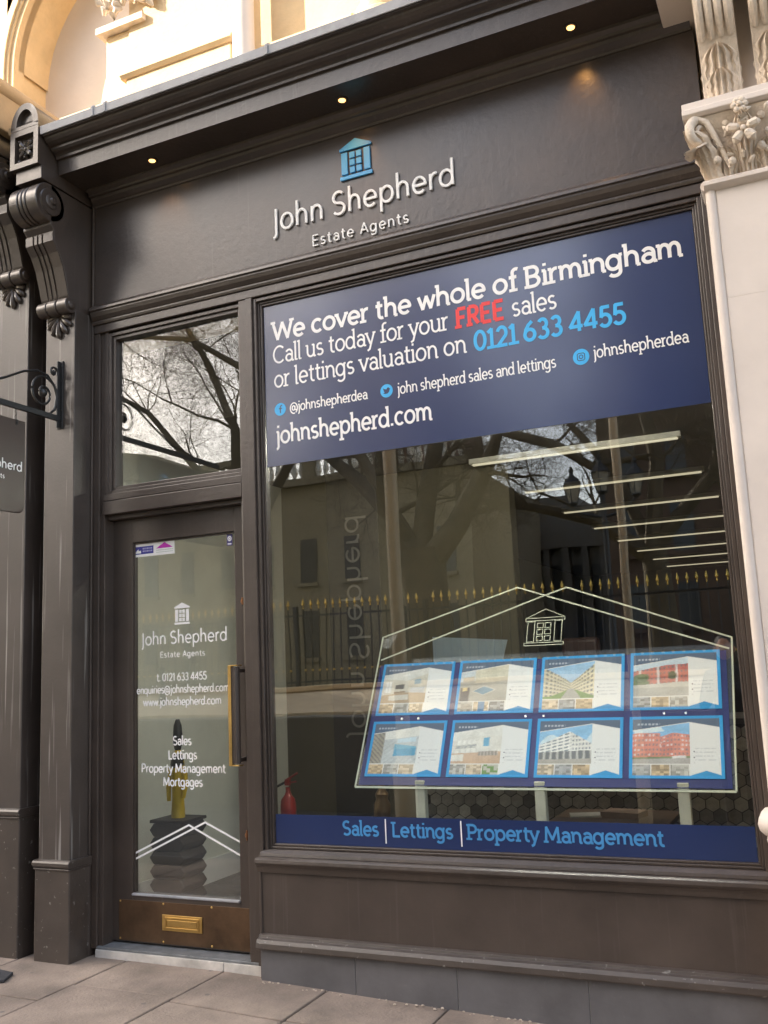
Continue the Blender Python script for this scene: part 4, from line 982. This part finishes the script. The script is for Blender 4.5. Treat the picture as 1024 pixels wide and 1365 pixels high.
# dark banner with reversed lettering
DBN = thing('hanging_banner', 'tall dark fabric banner with vertical reversed shop lettering seen from behind', 'banner', (-.22,1.5,.3))
B('fabric', mat('dark_fabric', (.03,.026,.022), .9, var=.2, scale=30), (-.43,-.03,1.5,1.506,.35,3.3), par=DBN)
mb = text('John Shepherd', 0, 1.55, 0, .16, .016, 0, .001, False, .02)
mb.v = [(-.29+q[2], 1.4985+q[1], 1.02+q[0]) for q in mb.v]
mb.build('lettering', mat('grey_letter', (.17,.155,.135), .7), DBN, fixn=False)
# fire extinguisher
FE = thing('fire_extinguisher', 'red fire extinguisher with black hose standing inside the window corner', 'extinguisher', (-.63,1.2,.04))
RED = mat('extinguisher_red', (.28,.02,.015), .3, var=.08)
mb = MB(); mb.lathe([(.045,.04),(.052,.06),(.052,.62),(.046,.66),(.024,.69),(.016,.71),(.016,.74)], (-.63,1.2,0), 22); mb.build('cylinder', RED, FE, smooth=True)
mb = MB(); mb.box(-.645,-.615,1.185,1.215,.75,.79); mb.tube([(-.64,1.2,.785),(-.60,1.2,.805),(-.555,1.2,.83)], .007, 8); mb.tube([(-.64,1.2,.765),(-.565,1.2,.775)], .006, 8); mb.build('valve_handle', RED, FE)
mb = MB(); mb.tube([(-.65,1.2,.77),(-.71,1.18,.74),(-.725,1.16,.62),(-.715,1.15,.42)], [.008,.010,.011,.015], 8); mb.build('hose', BLACKI, FE, smooth=True)
# zigzag stand with yellow figure behind the door
ZX, ZY = -1.07, .6
ZS = thing('zigzag_stand', 'stacked dark zigzag plinth standing behind the glass door', 'stand', (ZX,ZY,.04))
zc = .04
for k in range(7):
    h = .081; w0, w1 = (.132,.10)
    mb = MB(); mb.prism([(ZX-w1,zc),(ZX+w1,zc),(ZX+w0,zc+h*.5),(ZX+w1,zc+h),(ZX-w1,zc+h),(ZX-w0,zc+h*.5)], ZY-.12, ZY+.12, 'y'); mb.build('block', mat('charred_wood', (.035,.026,.022), .55, var=.3), ZS, bev=.008); zc += h*1.0
B('top_plate', mat('charred_wood', (.035,.026,.022), .55), (ZX-.13,ZX+.13,ZY-.12,ZY+.12,zc,zc+.02), par=ZS, bev=.006)
YF = thing('yellow_figure', 'slender yellow and black upright ornament on the zigzag plinth', 'ornament', (ZX,ZY,zc+.02)); z0 = zc+.02
YL = mat('yellow_plastic', (.62,.42,.02), .4, var=.15)
mb = MB(); mb.lathe([(.042,0),(.044,.02),(.037,.12),(.04,.2),(.046,.27),(.04,.34),(.03,.38),(.018,.41)], (ZX,ZY,z0), 14); mb.tube([(ZX-.05,ZY,z0+.30),(ZX-.065,ZY-.01,z0+.18),(ZX-.055,ZY-.02,z0+.1)], [.018,.016,.012], 8); mb.tube([(ZX+.05,ZY,z0+.30),(ZX+.066,ZY-.01,z0+.2),(ZX+.055,ZY-.02,z0+.12)], [.018,.016,.012], 8); mb.build('body', YL, YF, smooth=True)
mb = MB(); mb.lathe([(.014,.40),(.022,.42),(.028,.45),(.03,.5),(.026,.56),(.012,.6)], (ZX,ZY,z0), 12); mb.lathe([(.036,.30),(.044,.32),(.038,.37),(.026,.39)], (ZX,ZY-.006,z0), 12); mb.build('head', BLACKI, YF, smooth=True)
# low table with brochures, brass stand
TB = thing('coffee_table', 'low dark wooden table just inside the window', 'table', (1.6,.62,.04)); DW = mat('dark_wood', (.07,.04,.025), .5, var=.3)
B('table_top', DW, (1.33,1.93,.45,.9,.655,.685), par=TB)
for x in (1.37,1.86):
    for y in (.5,.85): B('leg', DW, (x,x+.03,y,y+.03,.04,.655), par=TB)
for k, (x, y, z, a, lab) in enumerate(((1.50,.66,.6855,.3,'thin grey brochure lying flat on the dark table'),(1.68,.66,.6855,-.2,'thick brown brochure pile lying on the dark table'))):
    mb = MB(); mb.box(-.10,.10,-.07,.07,0,.008 if k == 0 else .03); o = mb.build('brochure', mat('brochure_%d' % k, ((.30,.28,.26),(.20,.13,.10))[k], .5, var=.2, scale=20), loc=(0,0,0), bev=.002); o.location = (x,y,z); o.rotation_euler = (0,0,a); tag(o, lab, 'brochure', None)
BV = thing('brass_pillar', 'small tarnished brass turned stand behind the window strip', 'stand', (.245,.8,.04))
mb = MB(); mb.lathe([(.06,0),(.06,.02),(.02,.05),(.02,.5),(.04,.55),(.05,.6),(.05,.66),(.035,.69),(.04,.72),(.02,.75),(.016,.84)], (.245,.8,.04), 16); mb.build('turned_shaft', mat('old_brass', (.20,.13,.07), .4, .6, var=.3), BV, smooth=True)
# round-backed chair deep in the shop
RC = thing('round_backed_chair', 'brown round-backed office chair deep inside the shop', 'chair', (.98,3.0,.04)); LB = mat('brown_leather', (.05,.02,.012), .5, var=.2)
mb = MB(); mb.box(.83,1.13,2.96,3.04,1.10,1.66); mb.build('backrest', LB, RC, smooth=True, bev=.035)
mb = MB(); mb.box(.78,1.18,2.8,3.2,.95,1.05); mb.build('seat', LB, RC, bev=.03)
mb = MB(); mb.tube([(.98,3.0,.1),(.98,3.0,.95)], .03, 10); mb.tube([(.98,3.05,1.0),(.98,3.06,1.4)], .02, 8); mb.tube([(.7,3,.06),(1.26,3,.06)], .02, 8); mb.tube([(.98,2.72,.06),(.98,3.28,.06)], .02, 8); mb.tube([(.98,3,.05),(.98,3,.12)],.03,8); mb.build('pedestal', BLACKI, RC)
# ---------------------------------------------------------------- the street behind the camera (seen mirrored in the glass)
ASPH = mat('asphalt', (.055,.053,.05), .85, var=.3, scale=8, bump=.3, bscale=80)
SAND = mat('sandy_paving', (.62,.48,.30), .85, var=.15, scale=4)
GRASS = mat('winter_grass', (.10,.10,.05), .95, var=.4, scale=8)
mb = MB(); mb.add([(-220,-6.0,-.17),(220,-6.0,-.17),(220,-2.41,-.17),(-220,-2.41,-.17)], [(0,1,2,3)]); structure(mb.build('road', ASPH, fixn=False))
structure(MB().box(-40,40,-2.52,-2.4,-.4,-.05).build('kerb', STEPT, bev=.01))
mb = MB(); mb.prism([(-8.06,-.5),(-6.45,-.5),(-6.45,.965),(-8.06,1.205)], -60, 40, 'x'); structure(mb.build('raised_pavement', SAND, bev=.005))
mb = MB(); mb.box(-60,40,-6.44,-6.0,-.5,.93); structure(mb.build('retaining_wall', mat('sooty_stone', (.11,.10,.085), .9, var=.3, scale=2), bev=.02))
mb = MB(); mb.box(-200,200,-200,-8.35,-.6,.86); structure(mb.build('ground', GRASS))
mb = MB(); mb.box(-200,-14.01,-6,30,-.6,-.06); mb.box(14.01,200,-2.4,30,-.6,-.06); structure(mb.build('far_pavement', PAVE))
PW = MB(); PW.box(-30,14,-8.35,-8.065,.84,1.22); PW.box(-30,14,-8.39,-8.01,1.221,1.29); o = PW.build('plinth_wall', STONE, bev=.01); tag(o, 'low stone plinth wall carrying the railings across the street', 'wall')
RL = thing('railing', 'black iron churchyard railing with gold spearheads across the street', 'railing', (-4,-8.2,1.29))
GOLD = mat('gilt', (.75,.50,.12), .35, .9, var=.1)
mb = MB(); mb.tube([(0,0,0),(0,0,1.12)], .010, 6); bar = mb.build('bar', BLACKI, RL, loc=(0,0,0)); ROOT[bar.name] = Vector((0,0,0))
def mesh_of(mb, name, m_):
    me = bpy.data.meshes.new(name); me.from_pydata([Vector(q) for q in mb.v], [], mb.f); me.materials.append(m_); return me
mb = MB(); mb.tube([(0,0,1.11),(0,0,1.135),(0,0,1.16),(0,0,1.185),(0,0,1.27)], [.008,.012,.007,.024,.001], 6); fin_me = mesh_of(mb, 'finial', GOLD)
mb = MB(); mb.ball((0,0,.235), .020,.020,.020, 8, 5); kn_me = mesh_of(mb, 'knob', GOLD)
bar_me = mesh_of(MB().tube([(0,0,0),(0,0,1.12)], .010, 6), 'bar', BLACKI); bpy.data.objects.remove(bar)
for i in range(107):
    x = -9.8+.125*i
    if i % 17 == 8: continue
    bo = bpy.data.objects.new('bar', bar_me); COL.objects.link(bo); bo.parent = RL; bo.location = (x+4, 0, 0)
    fo = bpy.data.objects.new('finial', fin_me); COL.objects.link(fo); fo.parent = bo
    ko = bpy.data.objects.new('knob', kn_me); COL.objects.link(ko); ko.parent = bo
mb = MB()
for z in (1.34,2.30): mb.box(-10,3.6,-8.215,-8.185,z,z+.03)
mb.build('rail', BLACKI, RL)
for i in range(107):
    if i % 17 == 8:
        mb = MB(); x = -9.8+.125*i; mb.box(x-.03,x+.03,-8.23,-8.17,1.29,2.45); mb.build('post', BLACKI, RL)
# poles at the kerb
TANP = mat('tan_painted_steel', (.50,.40,.26), .5, var=.08)
for x, y, r, h, lab in ((-1.46,-5.0,.075,6.2,'thick tan painted steel pole near the shop kerb'),(.86,-5.8,.046,5.4,'slim tan painted steel pole further along the road')):
    q = thing('street_pole', lab, 'pole', (x,y,-.17)); mb = MB(); mb.tube([(x,y,-.17),(x,y,h)], r, 16); mb.build('shaft', TANP, q, smooth=True)
    mb = MB(); mb.lathe([(r*1.6,0),(r*1.6,.6),(r*1.3,.66),(r,.7)], (x,y,-.17), 16); mb.build('base', TANP, q, smooth=True); mb = MB(); mb.ball((x,y,h),r*1.2,r*1.2,r*1.2,10,6); mb.build('cap', TANP, q, smooth=True)
for x in (-4.6,-6.4,-8.2):
    q = thing('bollard', 'slim dark iron bollard on the raised pavement by the railings', 'bollard', (x,-7.2,1.06), 'bollards on the raised pavement')
    mb = MB(); mb.lathe([(.07,0),(.07,.1),(.045,.14),(.04,.5),(.05,.52)], (x,-7.2,1.06), 12); mb.build('shaft', BLACKI, q, smooth=True); mb = MB(); mb.ball((x,-7.2,1.61),.05,.05,.05,10,6); mb.build('cap', BLACKI, q, smooth=True)
# three-lantern lamp standard
LS = thing('lamp_standard', 'black three-lantern street lamp rising behind the railings', 'street lamp', (-.15,-10,.86))
mb = MB(); mb.lathe([(.14,0),(.14,.3),(.07,.4),(.06,1.2),(.045,1.3),(.04,3.1)], (-.15,-10,.86), 12); mb.tube([(-.62,-10,3.86),(-.5,-10,3.7),(-.15,-10,3.6),(.2,-10,3.7),(.38,-10,3.9)], .025, 8); mb.build('column', BLACKI, LS, smooth=True)
LG = mat('lantern_glass', (.30,.28,.22), .2, var=.1)
for x, z in ((-.60,3.88),(-.15,4.02),(.36,3.92)):
    mb = MB(); mb.lathe([(.07,0),(.13,.30)], (x,-10,z), 4); ln = mb.build('lantern', LG, LS)
    mb = MB(); mb.lathe([(.15,.30),(.11,.38),(.04,.44),(.03,.48),(.045,.52),(.01,.58)], (x,-10,z), 8); mb.lathe([(.03,-.06),(.085,-.01),(.08,.005)], (x,-10,z), 8)
    for k in range(4):
        a = R(90*k); mb.tube([(x+.072*math.cos(a),-10+.072*math.sin(a),z),(x+.135*math.cos(a),-10+.135*math.sin(a),z+.30)], .008, 5)
    mb.build('lantern_hood', BLACKI, ln)
# bare plane trees -----------------------------------------------------------------------
BARK = mat('plane_bark', (.11,.085,.05), .9, var=.35, scale=3, bump=.4, bscale=12); TWIG = mat('twig_bark', (.10,.075,.04), .9, var=.3)
def grow(lim, tw, p, d, L, r, depth, rg, up_=.12):
    n = 4; pts = [p.copy()]; rd = [r]; q = p.copy(); dd = d.copy()
    for i in range(n):
        dd = (dd+Vector((rg.uniform(-1,1), rg.uniform(-1,1), rg.uniform(-1,1)))*.22+Vector((0,0,up_*(.4 if depth > 2 else -.25)))).normalized()
        q = q+dd*L/n; pts.append(q.copy()); rd.append(r*(1-.45*(i+1)/n))
    (lim if r > .03 else tw).tube(pts, rd, 7 if r > .05 else (4 if r > .015 else 3), cap=False)
    if depth == 0:
        for j in range(4):
            ax = Vector((rg.uniform(-1,1), rg.uniform(-1,1), rg.uniform(-.8,.8))).normalized(); b = pts[rg.randint(1,n)]; l = L*rg.uniform(.4,.9)
            e = (dd*.5+ax).normalized(); f = (e+Vector((0,0,-.35))).normalized()
            tw.tube([b, b+e*l*.5, b+e*l*.5+f*l*.5], [rd[-1]*.7,rd[-1]*.55,.003], 3, cap=False)
        return
    k = rg.choice((2,3,3)) if depth > 1 else 3
    for j in range(k+ (2 if depth < 4 else 1)):
        t = rg.uniform(.35, 1.) if j else 1.
        i = min(n-1, int(t*n)); b = pts[i].lerp(pts[i+1], t*n-i) if i < n else pts[-1]
        ax = Vector((rg.uniform(-1,1), rg.uniform(-1,1), rg.uniform(-.7,1))).normalized()
        nd = (dd*.75+ax*.75).normalized()
        grow(lim, tw, b, nd, L*rg.uniform(.55,.85), rd[i]*(.72 if j == 0 else rg.uniform(.4,.6)), depth-1, rg, up_)
def tree(label, base, trunk, limbs, seed, depth=4, dens=2):
    rg = random.Random(seed); o = thing('plane_tree', label, 'tree', base, 'bare trees behind the railings'); lim, tw = MB(), MB()
    lim.tube(trunk[0], trunk[1], 12)
    for pts, rd, L in limbs:
        P_ = [Vector(q) for q in pts]; lim.tube(P_, rd, 9, cap=False)
        for i in range(1, len(P_)):
            d = (P_[i]-P_[i-1]).normalized()
            for k in range(dens if i < len(P_)-1 else dens+1):
                ax = Vector((rg.uniform(-1,1), rg.uniform(-1,1), rg.uniform(-.6,1))).normalized()
                grow(lim, tw, P_[i].copy(), (d*.6+ax*.8).normalized(), L*rg.uniform(.7,1.1), max(.013, rd[i]*.32), depth-1, rg)
    lim.build('trunk', BARK, o, smooth=True, fixn=False); c = tw.build('crown', TWIG, o, fixn=False); c['kind'] = 'stuff'
tree('big bare plane tree with a low fork behind the railings', (-3.4,-11,.86), ([(-3.4,-11,.8),(-3.45,-11,1.6),(-3.5,-11,2.6),(-3.6,-11,3.5)], [.55,.44,.38,.42]),
  [([(-3.6,-11,3.3),(-4.1,-11,4.2),(-4.9,-11.2,5.0),(-6.0,-11.5,5.9),(-7.6,-11.5,7.2)], [.22,.17,.13,.09,.05], 1.9),
   ([(-3.5,-11,3.2),(-2.9,-11,3.9),(-2.3,-10.8,4.7),(-1.9,-10.7,5.4),(-1.0,-10.7,5.0),(-.4,-10.6,4.55),(.5,-10.5,4.6)], [.24,.2,.16,.11,.09,.07,.04], .8),
   ([(-3.6,-11,3.4),(-3.6,-11.6,5.0),(-3.4,-12.2,6.8),(-2.8,-12.6,8.6)], [.2,.16,.12,.08], 1.5),
   ([(-3.7,-11,3.5),(-4.4,-10.4,5.2),(-5.8,-10.0,6.6),(-7.6,-9.8,7.8),(-9.4,-9.8,8.2)], [.13,.10,.08,.05,.03], 1.7)], 4, 5, 2)
tree('tall bare tree spreading over the open sky beyond the railings', (-9.6,-15,.86), ([(-9.6,-15,.8),(-9.7,-15,3.0),(-9.9,-15,5.0)], [.5,.4,.34]),
  [([(-9.9,-15,4.8),(-11.2,-15,6.6),(-12.8,-15,8.4),(-14.8,-15,9.6),(-16.4,-15,9.8)], [.12,.09,.07,.05,.03], 1.7), ([(-9.9,-15,5),(-9.8,-14.6,7.4),(-10.6,-14.4,9.4),(-11.6,-14.2,11.2)], [.17,.12,.08,.05], 1.8),
   ([(-9.8,-15,4.6),(-8.4,-15,6.6),(-7.4,-15,8.6),(-6.2,-15,10.4)], [.15,.11,.08,.05], 1.8), ([(-9.9,-15,5),(-12.2,-14.5,6.0),(-14.2,-14,6.6),(-16.,-14,7.6)], [.13,.09,.06,.04], 1.6)], 9, 5, 4)
tree('bare tree with dark crooked boughs beside the three-lantern lamp', (.2,-13,.86), ([(.2,-13,.8),(.15,-13,2.2),(.1,-13,3.4)], [.32,.26,.22]),
  [([(.1,-13,3.2),(-.9,-13,4.0),(-2.1,-13,4.4),(-3.4,-13,4.7)], [.16,.12,.09,.05], 1.3), ([(.1,-13,3.4),(.3,-13,5.0),(.0,-13.2,6.8),(.4,-13.2,8.2)], [.18,.14,.1,.06], 1.5), ([(.1,-13,3.4),(1.2,-13,4.6),(2.0,-13,6.0)], [.15,.11,.06], 1.4), ([(.1,-13,3.3),(-.6,-13.5,5.0),(-1.6,-13.6,6.4)], [.14,.1,.05], 1.3)], 21)
tree('slender bare tree with ascending boughs nearest the brick tower', (3.2,-16,.86), ([(3.2,-16,.8),(3.2,-16,2.6),(3.1,-16,4.2)], [.3,.24,.2]),
  [([(3.1,-16,4.0),(2.0,-16,5.6),(1.2,-16,7.4)], [.16,.12,.06], 1.6), ([(3.1,-16,4.2),(3.0,-16,6.4),(3.4,-16,8.6)], [.16,.12,.06], 1.6), ([(3.1,-16,4.0),(1.6,-15.6,4.8),(.2,-15.4,5.2)], [.14,.1,.05], 1.5)], 33)
# buildings across the square ----------------------------------------------------------------
DGL = mat('dark_window', (.03,.035,.04), .15, var=.1)
def facade(name, label, x0, x1, y, z1, depth, wm, cols, rows, wz0, wz1, fill=.5, trim=None, wmat=None):
    o = thing(name, label, 'building', ((x0+x1)/2, y-depth/2, .5)); b = MB(); b.box(x0, x1, y-depth, y, .5, z1); b.build('wall', wm, o)
    cw = (x1-x0)/cols; rh_ = (wz1-wz0)/rows; ww = cw*fill; wh = rh_*.6
    me = mesh_of(MB().box(-ww/2, ww/2, -.02, .06, 0, wh), 'window', wmat or DGL)
    fm = mesh_of(MB().box(-ww/2-.12, ww/2+.12, .0, .25, -.22, -.02), 'sill', trim or wm)
    base = ROOT[o.name]
    for i in range(cols):
        for j in range(rows):
            wo = bpy.data.objects.new('window', me); COL.objects.link(wo); wo.parent = o; wo.location = Vector((x0+cw*(i+.5), y, wz0+rh_*j+.2*rh_))-base
            so_ = bpy.data.objects.new('sill', fm); COL.objects.link(so_); so_.parent = wo
    return o
OLV = mat('olive_stone', (.25,.205,.13), .85, var=.12, scale=.4); CONC = mat('grey_concrete', (.17,.16,.14), .85, var=.15, scale=.4); RBR = mat('red_brown_brick', (.16,.085,.065), .9, var=.2, scale=.6); DBR = mat('dark_brown_brick', (.095,.058,.038), .9, var=.2, scale=.5)
A = facade('classical_building', 'olive stone classical building with balustraded parapet across the square', -52, -13.4, -42, 11.9, 14, OLV, 14, 2, 1.5, 9.6, .34)
mb = MB(); mb.box(-52.4,-13,-42.2,-41.4,11.9,12.3); mb.box(-52.4,-13,-42.0,-41.5,13.6,13.95); mb.build('parapet', OLV, A)
bal = mesh_of(MB().lathe([(.16,0),(.10,.12),(.2,.4),(.11,.85),(.16,1.0),(.17,1.31)], (0,0,0), 8), 'baluster', mat('pale_baluster', (.7,.67,.6), .8)); base = ROOT[A.name]
for i in range(80):
    x = -51.5+.48*i
    if i % 10 == 0: mb = MB(); mb.box(x-.35,x+.35,-42,-41.5,12.3,13.6); mb.build('pedestal', OLV, A); continue
    bo = bpy.data.objects.new('baluster', bal); COL.objects.link(bo); bo.parent = A; bo.location = Vector((x,-41.75,12.29))-base
mb = MB(); mb.prism([(-44,13.96),(-32.5,13.96),(-34.5,15.4),(-42,16.8)], -52, -43, 'y'); mb.build('roof', OLV, A)
T = facade('red_office_tower', 'tall red-brown office tower with rows of small windows', -30, -22.3, -60, 34, 12, RBR, 8, 9, 3, 32, .42, wmat=mat('pale_blind', (.5,.48,.42), .6))
C = facade('concrete_block', 'grey concrete office block with projecting vertical fins', -18.6, -7.5, -58, 11.6, 14, CONC, 9, 1, 1.4, 9.4, .6)
mb = MB()
for i in range(10): x = -18.2+1.2*i; mb = MB(); mb.box(x-.2,x+.2,-58,-57.3,1,8.8); mb.build('fin', CONC, C)
mb = MB(); mb.box(-18.6,-7.3,-58,-57.2,8.8,9.8); mb.build('cornice', CONC, C); mb = MB(); mb.box(-17,-12,-66,-60,11.6,12.8); mb.build('plant_room', CONC, C)
D = facade('dark_brick_tower', 'very tall dark brown brick building with deep-set windows', -5.3, 27, -36, 42, 16, DBR, 15, 12, 2, 40, .4)
# unseen thin slab with windows, added at the left to shade the shopfront
OX = -24.2
E_ = facade('shade_slab', 'unseen tall pale slab added at the corner to shade the shopfront', -48, OX, -20, 27.1, 1.2, mat('pale_slab_stone', (.40,.37,.32), .85, var=.1, scale=.5), 9, 8, 2, 26, .5)
# ---------------------------------------------------------------- a passer-by behind the photographer
def person(loc, face):
    o = thing('person', 'person in dark patterned jacket standing in the street holding a phone up', 'person', loc)
    V = {'pel': (0,0,.95), 'wai': (0,.0,1.12), 'che': (0,0,1.34), 'nek': (0,0,1.50), 'hd0': (0,-.01,1.58), 'hd1': (0,.01,1.68), 'hd2': (0,0,1.76)}
    nm = list(V); pts = [Vector(V[k]) for k in nm]; rad = [.15,.14,.155,.062,.075,.092,.07]; ed = [(i,i+1) for i in range(6)]
    def chain(a, lst):
        p = a
        for c, r in lst: pts.append(Vector(c)); rad.append(r); ed.append((p, len(pts)-1)); p = len(pts)-1
        return p
    for s in (-1,1):
        chain(0, [((.095*s,0,.88),.10),((.10*s,.02,.48),.062),((.10*s,-.02,.08),.045),((.11*s,.12,.03),.035)])
        w_ = chain(2, [((.17*s,0,1.42),.065),((.25*s,.02,1.14),.045),((.12*s,.24,1.26),.035),((.06*s,.33,1.38),.028)])
        for f in range(4): chain(w_, [((.05*s-.012*f*s,.355,1.40+.012*f),.010),((.02*s,.37,1.415+.012*f),.009)])
        chain(w_, [((.035*s,.33,1.41),.010),((.02*s,.345,1.43),.009)])
    me = bpy.data.meshes.new('body'); me.from_pydata(pts, ed, []); b = bpy.data.objects.new('body', me); COL.objects.link(b); b.parent = o
    md = b.modifiers.new('skin', 'SKIN')
    for i, r in enumerate(rad): me.skin_vertices[0].data[i].radius = (r, r*(.72 if i < 3 else .95))
    me.skin_vertices[0].data[0].use_root = True
    b.modifiers.new('sub', 'SUBSURF').levels = 1; b.modifiers['sub'].render_levels = 1
    me.materials.append(mat('patterned_jacket', (.05,.05,.055), .8, var=.7, scale=45)); me.polygons
    mb = MB(); mb.ball((0,.015,1.665),.078,.095,.115,14,10); mb.ball((0,.115,1.655),.014,.02,.02,8,6)
    for s in (-1,1): mb.ball((.082*s,.01,1.66),.014,.024,.034,8,6)
    mb.v = [(q[0]+loc[0], q[1]+loc[1], q[2]+loc[2]) for q in mb.v]; mb.build('face', mat('skin', (.50,.27,.17), .5, var=.08), o, smooth=True)
    mb = MB(); mb.ball((0,-.02,1.70),.092,.105,.105,14,10); mb.v = [(q[0]+loc[0], q[1]+loc[1], q[2]+loc[2]) for q in mb.v]; mb.build('hair', mat('dark_hair', (.025,.016,.012), .6, var=.3, scale=40), o, smooth=True)
    o.rotation_euler = (0,0,face)
    ph = MB(); ph.box(-.075,.075,.372,.38,1.385,1.465); q = ph.build('phone', BLACKI, loc=(0,0,0), bev=.004); q.location = loc; q.rotation_euler = (0,0,face); tag(q, 'black phone held up in the hands of the standing person', 'phone')
person((1.86,-5.0,-.17+.03), 0.)
